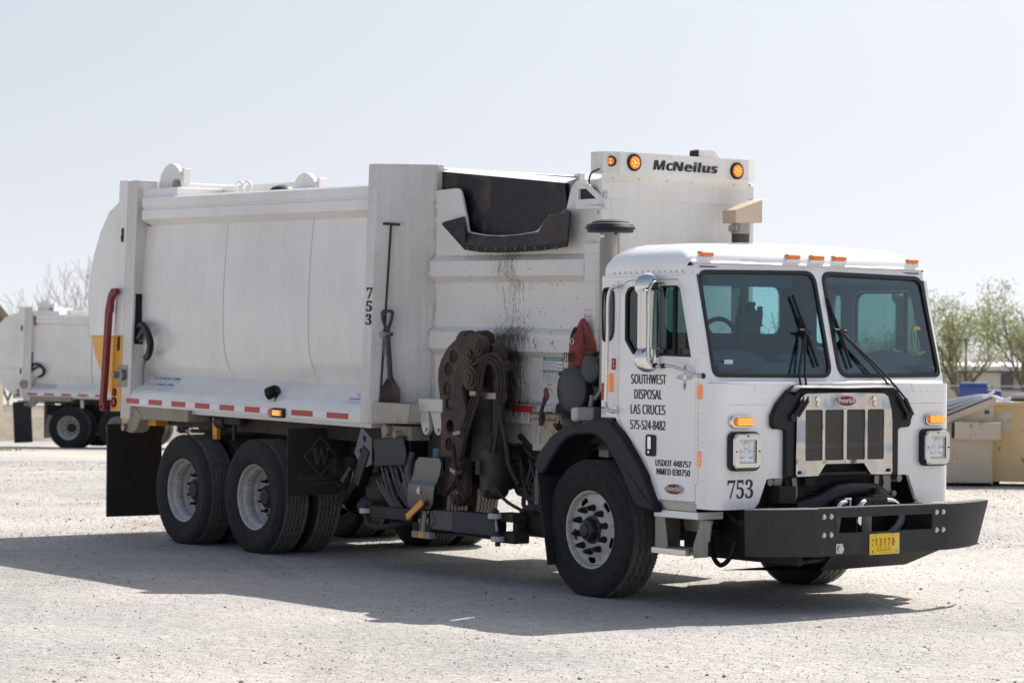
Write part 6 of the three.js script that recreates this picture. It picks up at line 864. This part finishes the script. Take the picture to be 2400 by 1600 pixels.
// front-load bin: x = towards its lid hinge side, z = towards the camera
const bin1 = thing('dumpster', 'beige steel dumpster with sloping ribbed lid and side fork pocket, behind the near truck', 'dumpster');
bin1.position.set(-9.9, 0, -13.83); bin1.rotation.y = R43;
const b1 = [[-1.45, 0.02], [-1.45, 0.98], [-0.62, 0.96], [0.02, 1.17], [0.02, 0.02]];
const rimY = (x) => 1.19 + 0.42 * x, prof1 = [[-1.30, 0.03], [-1.30, 0.62], [0.02, 1.17], [-0.01, 0.05]];
M('side_wall', [plate(prof1, -0.02, 0.0, [], 0.004)], tan, bin1); M('side_wall', [plate(prof1, -1.85, -1.83)], tan, bin1);
M('rear_wall', [bx(0.02, 1.14, 1.83, 0.0, 0.6, -0.92)], tan, bin1); M('front_wall', [bx(0.02, 0.6, 1.83, -1.30, 0.33, -0.92)], tan, bin1); M('bin_floor', [span(-1.3, 0, 0.05, 0.07, -1.83, -0.02)], tan, bin1);
for (const z of [0, -1.85]) M('top_rim', [at(rspan(-0.74, 0.74, -0.045, 0.045, -0.03, 0.05, 0.01), -0.63, rimY(-0.63), z, 0, 0, Math.atan(0.42))], tan, bin1);
M('fork_pocket', [rspan(-0.52, 0.12, 0.66, 0.905, 0.0, 0.17, 0.008)], tan, bin1); M('pocket_mouth', [span(-0.56, -0.515, 0.68, 0.885, 0.01, 0.16)], gap, bin1);
const lidAt = (x, z) => rimY(x) + 0.06 + 0.30 * clamp(-x / 1.3, 0, 1) ** 0.7 * Math.sin(clamp((z + 0.02) / -0.5, 0, 1) * Math.PI / 2) ** 1.0;
M('lid', [skin(Array.from({ length: 15 }, (_, i) => { const z = 0.02 - i * 0.13; return Array.from({ length: 9 }, (_, k) => { const x = -1.32 + k * 0.168; return [x, lidAt(x, z), z]; }); }), false, 0.9)], lidMat, bin1);
for (let i = 0; i < 5; i++) M('lid_rib', [tube(Array.from({ length: 8 }, (_, k) => { const x = -1.3 + k * 0.185, z = -0.04 - i * 0.115; return [x, lidAt(x, z) + 0.02, z]; }), 0.024, 24, 6)], lidPale, bin1);
M('hinge_arm', [at(rspan(-0.10, 0.08, -0.018, 0.018, 0.0, 0.03, 0.006), 0.05, 1.25, 0.0, 0, 0, -0.6), at(rspan(-0.08, 0.10, -0.018, 0.018, 0.0, 0.03, 0.006), -0.06, 1.29, 0.0, 0, 0, 0.5)], whiteTape, bin1);
M('latch', [rspan(-0.61, -0.54, 0.43, 0.50, 0.0, 0.02, 0.004)], tan, bin1);
M('number_plate', [span(-0.11, -0.04, 1.02, 1.07, 0.0, 0.004)], lidMat, bin1);
const bin2 = thing('dumpster', 'yellowish tan dumpster with chipped paint and a black lid at the right picture edge', 'dumpster');
bin2.position.set(-10.05, 0, -13.93); bin2.rotation.y = R43;
M('side_wall', [rspan(-0.02, 1.8, 0.06, 1.16, -1.0, -0.0, 0.01)], tanYellow, bin2);
M('top_rim', [rspan(-0.04, 1.84, 1.13, 1.19, -1.04, 0.03, 0.01), rspan(0.56, 0.62, 0.06, 1.13, 0.0, 0.03, 0.01)], tanYellow, bin2);
M('skid', [span(0.05, 0.15, 0.0, 0.06, -0.9, -0.1), span(1.6, 1.7, 0.0, 0.06, -0.9, -0.1)], gap, bin2);
M('lid', [at(new THREE.SphereGeometry(1, 24, 10, 0, 6.3, 0, 1.57), 0, 0, 0).scale(0.85, 0.17, 0.5).translate(0.98, 1.185, -0.5)], lidMat, bin2);
M('chipped_patch', [plate(filletPts([[0.06, 1.02], [0.14, 1.0], [0.20, 1.05], [0.30, 1.04], [0.33, 0.98], [0.26, 0.97], [0.24, 0.90], [0.30, 0.86], [0.27, 0.80], [0.22, 0.76], [0.19, 0.82], [0.22, 0.88], [0.17, 0.95], [0.10, 0.97]], 0.02), 0.0, 0.003)], std({ color: col(0.5, 0.52, 0.46), roughness: 0.7 }), bin2, 'pale patch of chipped paint');
M('hinge_arm', [at(rspan(-0.14, 0.14, -0.018, 0.018, 0.0, 0.03, 0.006), 0.17, 1.20, 0.0, 0, 0, 0.35), at(rspan(-0.14, 0.14, -0.018, 0.018, 0.0, 0.03, 0.006), 0.20, 1.22, 0.0, 0, 0, -0.35)], whiteTape, bin2);
// ================================================================ FENCE, BLUE BINS, HOUSE, SHED
const fence = thing('chain_link_fence', 'low grey chain-link fence running across in front of the house at right', 'fence');
{ const A = V(-40.5, 0, -36.2), B = V(-30.5, 0, -46.2), y0 = terrain(-36, -41), y1 = 0.94, posts = 6, L = B.clone().sub(A).length(), mt = std({ color: col(0.30, 0.31, 0.32), metalness: 0.3, roughness: 0.5 });
  for (let i = 0; i <= posts; i++) { const p = A.clone().lerp(B, i / posts); M('post', [cyl(0.035, y1 - y0 + 0.05, 'y', p.x, (y0 + y1) / 2, p.z, 10)], mt, fence); }
  M('top_rail', [rod([A.x, y1, A.z], [B.x, y1, B.z], 0.014, 0.014, 8)], mt, fence);
  const w = [], n = Math.round(L / 0.11), hh = y1 - y0; for (let i = -20; i < n; i++) for (const s of [1, -1]) { let t0 = i * 0.11, t1 = t0 + hh, ya = y0, yb = y1; if (t0 < 0) { ya = y0 - t0; t0 = 0; } if (t1 > L) { yb = y1 - (t1 - L); t1 = L; } if (t1 <= t0) continue; const P = (t, y) => { const p = A.clone().lerp(B, (s > 0 ? t : L - t) / L); return [p.x, y, p.z]; }; w.push(rod(P(t0, ya), P(t1, yb), 0.004, 0.004, 3)); }
  M('wire_mesh', w, mt, fence).userData.kind = 'stuff'; }
const blue = std({ color: col(0.05, 0.10, 0.30), roughness: 0.55 });
const terrainTop = (x, z, y) => y - terrain(x, z);
function blueBin(x, z, w, h, label) { const b = thing('blue_bin', label, 'bin'), y0 = terrain(x, z); b.position.set(x, y0, z); b.rotation.y = R43; M('bin_body', [skin([[0.1, 0.42], [h - 0.12, 0.5]].map(([y, k]) => roundPts(-w * k, w * k, -0.16 * k * 2, 0.16 * k * 2, 0.05).map(([a, c]) => [a, y, c])), true, 0.7), rspan(-w / 2 - 0.02, w / 2 + 0.02, h - 0.16, h - 0.10, -0.2, 0.2, 0.02)], blue, b); M('bin_lid', [at(rspan(-w / 2, w / 2, h - 0.10, h, -0.2, 0.2, 0.05), 0, 0, 0)], blue, b); M('wheel', [cyl(0.1, 0.05, 'x', -w * 0.35, 0.1, -0.3), cyl(0.1, 0.05, 'x', w * 0.35, 0.1, -0.3)], black, b); return b; }
blueBin(-32.45, -37.22, 0.74, terrainTop(-32.45, -37.22, 1.10), 'larger blue plastic bin standing in front of the fence'); blueBin(-32.05, -37.6, 0.36, terrainTop(-32.05, -37.6, 0.90), 'small blue plastic bin at the right of the larger blue bin');
{
  const h = thing('house', 'low cream mobile home with brown window frames and white roof behind the trees', 'house');
  const gy = terrain(-53, -59); h.position.set(-54.0, -0.10, -58.1); h.rotation.y = R43;
  const wallM = std({ color: col(0.70, 0.64, 0.54), roughness: 0.8 }), brown = std({ color: col(0.13, 0.07, 0.05), roughness: 0.8 });
  M('wall', [span(-6, 9, gy, 1.28, -4, 0)], wallM, h); M('skirting', [span(-6.02, 9.02, gy - 0.1, gy + 0.5, -4.02, 0.02)], std({ color: col(0.40, 0.37, 0.33), roughness: 0.9 }), h);
  const rf = M('roof', [rspan(-6.3, 9.3, 1.30, 1.48, -4.3, 0.25, 0.02), skin([[[-6.3, 1.48, 0.2], [9.3, 1.48, 0.2]], [[-6.3, 1.62, -2], [9.3, 1.62, -2]], [[-6.3, 1.48, -4.3], [9.3, 1.48, -4.3]]], false, 0)], std({ color: col(0.72, 0.70, 0.66), roughness: 0.6 }), h); void rf;
  M('fascia', [span(-6.3, 9.3, 1.24, 1.30, 0.2, 0.26)], brown, h);
  for (const [x, w] of [[0.45, 0.72], [2.35, 0.75], [5.4, 0.9], [-2.5, 0.9]]) { const y0 = 0.62, y1 = 1.22, win = G('window', h); M('frame', [span(x - 0.05, x + w + 0.05, y0 - 0.05, y0, 0, 0.05), span(x - 0.05, x + w + 0.05, y1, y1 + 0.05, 0, 0.05), span(x - 0.06, x, y0, y1, 0, 0.05), span(x + w, x + w + 0.06, y0, y1, 0, 0.05), span(x + w * 0.5 - 0.02, x + w * 0.5 + 0.02, y0, y1, 0, 0.04)], brown, win); M('pane', [span(x, x + w, y0, y1, 0.005, 0.015)], std({ color: col(0.10, 0.11, 0.12), roughness: 0.15 }), win); M('curtain', [span(x + w * 0.52, x + w, y0, y1, 0.016, 0.02)], std({ color: col(0.42, 0.38, 0.3), roughness: 0.9 }), win); }
}
{ const s = thing('shed', 'tan shed roof just showing behind the tailgate of the background truck', 'shed'); s.position.set(-57.6, 2.62 - 3.2, -19.8); s.rotation.y = R43; const tm = std({ color: col(0.42, 0.37, 0.28), roughness: 0.9 }); M('wall', [span(-7, 0, -1, 3.2, -4, 0)], tm, s); M('roof', [skin([[[-7.2, 3.1, 0.3], [0.3, 3.1, 0.3]], [[-7.2, 4.1, -2], [0.3, 4.1, -2]], [[-7.2, 3.1, -4.3], [0.3, 3.1, -4.3]]], false, 0)], tm, s); M('door', [span(-4, -3, -0.7, 1.8, 0, 0.04)], brown2(), s); function brown2() { return std({ color: col(0.15, 0.11, 0.07), roughness: 0.8 }); } }
// ================================================================ TREES
const bark = std({ color: col(0.16, 0.13, 0.10), roughness: 0.95 }), twigM = std({ color: col(0.36, 0.33, 0.29), roughness: 0.95 });
const leafMats = [[0.30, 0.33, 0.16], [0.33, 0.36, 0.17], [0.22, 0.19, 0.11]].map((c) => phys({ color: col(...c), roughness: 0.9, side: THREE.DoubleSide, transmission: 0.45 }));
const leafG = (() => { const g = new THREE.BufferGeometry(); g.setAttribute('position', new THREE.Float32BufferAttribute([0, 0, 0, 0.5, 0.28, 0.06, 1, 0, 0, 0, 0, 0, 1, 0, 0, 0.5, -0.28, 0.06], 3)); g.computeVertexNormals(); return g; })();
function tree(name, label, cat, x, z, H, spread, opt = {}) {
  const t = thing(name, label, cat, opt.group); const y0 = terrain(x, z); t.position.set(x, y0, z);
  const wood = [], twigs = [], tips = [], thin = opt.bare ? 0.0065 : 0.011;
  const grow = (p, d, len, r, lev) => {
    const q = p.clone().addScaledVector(d, len * 0.5).add(V(rr(-1, 1), rr(-0.3, 0.6), rr(-1, 1)).multiplyScalar(len * 0.07)), e = p.clone().addScaledVector(d, len).add(V(rr(-1, 1), rr(-0.2, 0.8), rr(-1, 1)).multiplyScalar(len * 0.1));
    (lev < 2 ? wood : twigs).push(rod([p.x, p.y, p.z], [q.x, q.y, q.z], Math.max(r, thin), Math.max(r * 0.8, thin), lev < 2 ? 7 : 4), rod([q.x, q.y, q.z], [e.x, e.y, e.z], Math.max(r * 0.8, thin), Math.max(r * 0.6, thin), lev < 2 ? 7 : 4));
    if (lev >= (opt.levels ?? 4)) { tips.push([q, e]); return; }
    if (lev >= 2) tips.push([q, e]);
    const n = lev === 0 ? (opt.limbs ?? 4) : lev < 2 ? 3 : 2 + (rnd() < 0.6 ? 1 : 0);
    for (let i = 0; i < n; i++) { const a = (i + rr(-0.3, 0.3)) / n * 6.283, tilt = rr(0.35, 0.8) * (opt.open ?? 1), b = new THREE.Quaternion().setFromUnitVectors(V(0, 1, 0), d); const nd = V(Math.sin(tilt) * Math.cos(a), Math.cos(tilt), Math.sin(tilt) * Math.sin(a)).applyQuaternion(b); nd.y = Math.max(nd.y, -0.1) + (opt.up ?? 0.1); nd.normalize(); const st = lev === 0 || rnd() < 0.6 ? e : q; grow(st, nd, len * rr(0.62, 0.85) * (lev === 0 ? spread : 1), r * 0.58, lev + 1); }
  };
  const th = H * (opt.trunk ?? 0.28); grow(V(0, -0.1, 0), V(rr(-0.12, 0.12), 1, rr(-0.12, 0.12)).normalize(), th, H * (opt.bare ? 0.014 : 0.022), 0);
  M('trunk', wood, bark, t); if (twigs.length) M(opt.bare ? 'crown' : 'twigs', twigs, opt.bare ? twigM : bark, t);
  if (!opt.bare) { // every leaf cluster is a small bent face, joined into one crown
    const n = opt.leaves ?? 5000, pos = [], q = new THREE.Quaternion(), e = new THREE.Euler(), base = leafG.attributes.position, v = V(), o = V();
    for (let i = 0; i < n; i++) { const [a, b] = tips[(rnd() * tips.length) | 0], k = rnd(), sp = H * 0.055, s = H * rr(0.010, 0.022); e.set(rr(-1, 1), rr(0, 6.3), rr(-1, 1)); q.setFromEuler(e); o.set(mix(a.x, b.x, k) + rr(-sp, sp), mix(a.y, b.y, k) + rr(-sp, sp), mix(a.z, b.z, k) + rr(-sp, sp)); for (let j = 0; j < 6; j++) { v.fromBufferAttribute(base, j).multiplyScalar(s).applyQuaternion(q).add(o); pos.push(v.x, v.y, v.z); } }
    const g = new THREE.BufferGeometry(); g.setAttribute('position', new THREE.Float32BufferAttribute(pos, 3)); g.computeVertexNormals(); M('crown', [g], leafMats[opt.mat ?? 0], t);
  }
  return t;
}
seed = 777;
tree('leafy_tree', 'tall light green spring tree standing in front of the house at far right', 'tree', -45.0, -49.9, 5.3, 1.1, { leaves: 7500, mat: 1, trunk: 0.31, limbs: 5, open: 0.95, up: 0.2 });
tree('leafy_tree', 'light green tree leaning left between the near truck and the tall tree at right', 'tree', -49.0, -51.3, 4.4, 1.2, { leaves: 4200, mat: 1, trunk: 0.27, limbs: 5, open: 1.15, up: 0.1 });
tree('bush', 'olive brown bush in front of the left end of the house', 'bush', -50.9, -54.1, 3.7, 1.0, { leaves: 3400, mat: 2, trunk: 0.14, limbs: 6, open: 1.3 });
tree('leafy_tree', 'sparse tree seen through the left windscreen half and far door window', 'tree', -44.9, -46.1, 4.6, 1.0, { leaves: 1200, mat: 0, trunk: 0.3, limbs: 5, up: 0.2 });
tree('leafy_tree', 'sparse tree seen through the right rear cab window', 'tree', -47.3, -43.4, 4.6, 1.0, { leaves: 1500, mat: 0, trunk: 0.3, limbs: 5, up: 0.2 });
tree('leafy_tree', 'green tree partly cut off by the right picture edge', 'tree', -42.2, -50.1, 5.2, 1.0, { leaves: 4500, mat: 1, trunk: 0.30, limbs: 5, up: 0.2 });
tree('bare_tree', 'bare grey tree standing highest, just left of the near truck tailgate', 'tree', -64.3, -27.6, 5.2, 1.0, { bare: true, levels: 5, trunk: 0.34, limbs: 6, open: 0.8, up: 0.3 });
tree('bare_tree', 'smaller bare tree left of the highest bare tree', 'tree', -64.9, -26.4, 4.3, 1.0, { bare: true, levels: 5, trunk: 0.34, limbs: 6, open: 0.9, up: 0.25 });
tree('bare_tree', 'faint bare tree at the far left picture edge above the shed', 'tree', -69.9, -27.6, 3.8, 1.0, { bare: true, levels: 4, trunk: 0.36, limbs: 6, open: 0.9, up: 0.25 });
// grass tufts where the background truck stands
{ const n = 900, g = new THREE.ConeGeometry(0.012, 0.10, 3).translate(0, 0.05, 0), im = new THREE.InstancedMesh(g, std({ color: col(0.22, 0.25, 0.08), roughness: 0.9 }), n), m = new THREE.Matrix4(), q = new THREE.Quaternion(), e = new THREE.Euler();
  for (let i = 0; i < n; i++) { const k = rnd(), x = mix(-42.5, -38.8, k) + rr(-0.5, 0.5) * 1.6, z = mix(-9.5, -12.4, k) + rr(-0.5, 0.5) * 1.6; e.set(rr(-0.5, 0.5), rr(0, 6), rr(-0.5, 0.5)); q.setFromEuler(e); m.compose(V(x, terrain(x, z), z), q, V(1, rr(0.5, 1.2), 1)); im.setMatrixAt(i, m); }
  im.name = 'grass'; im.userData = { kind: 'stuff', label: 'thin green grass tufts beside the background truck', category: 'grass' }; shadows(im); scene.add(im); }
renderer.render(scene, camera);
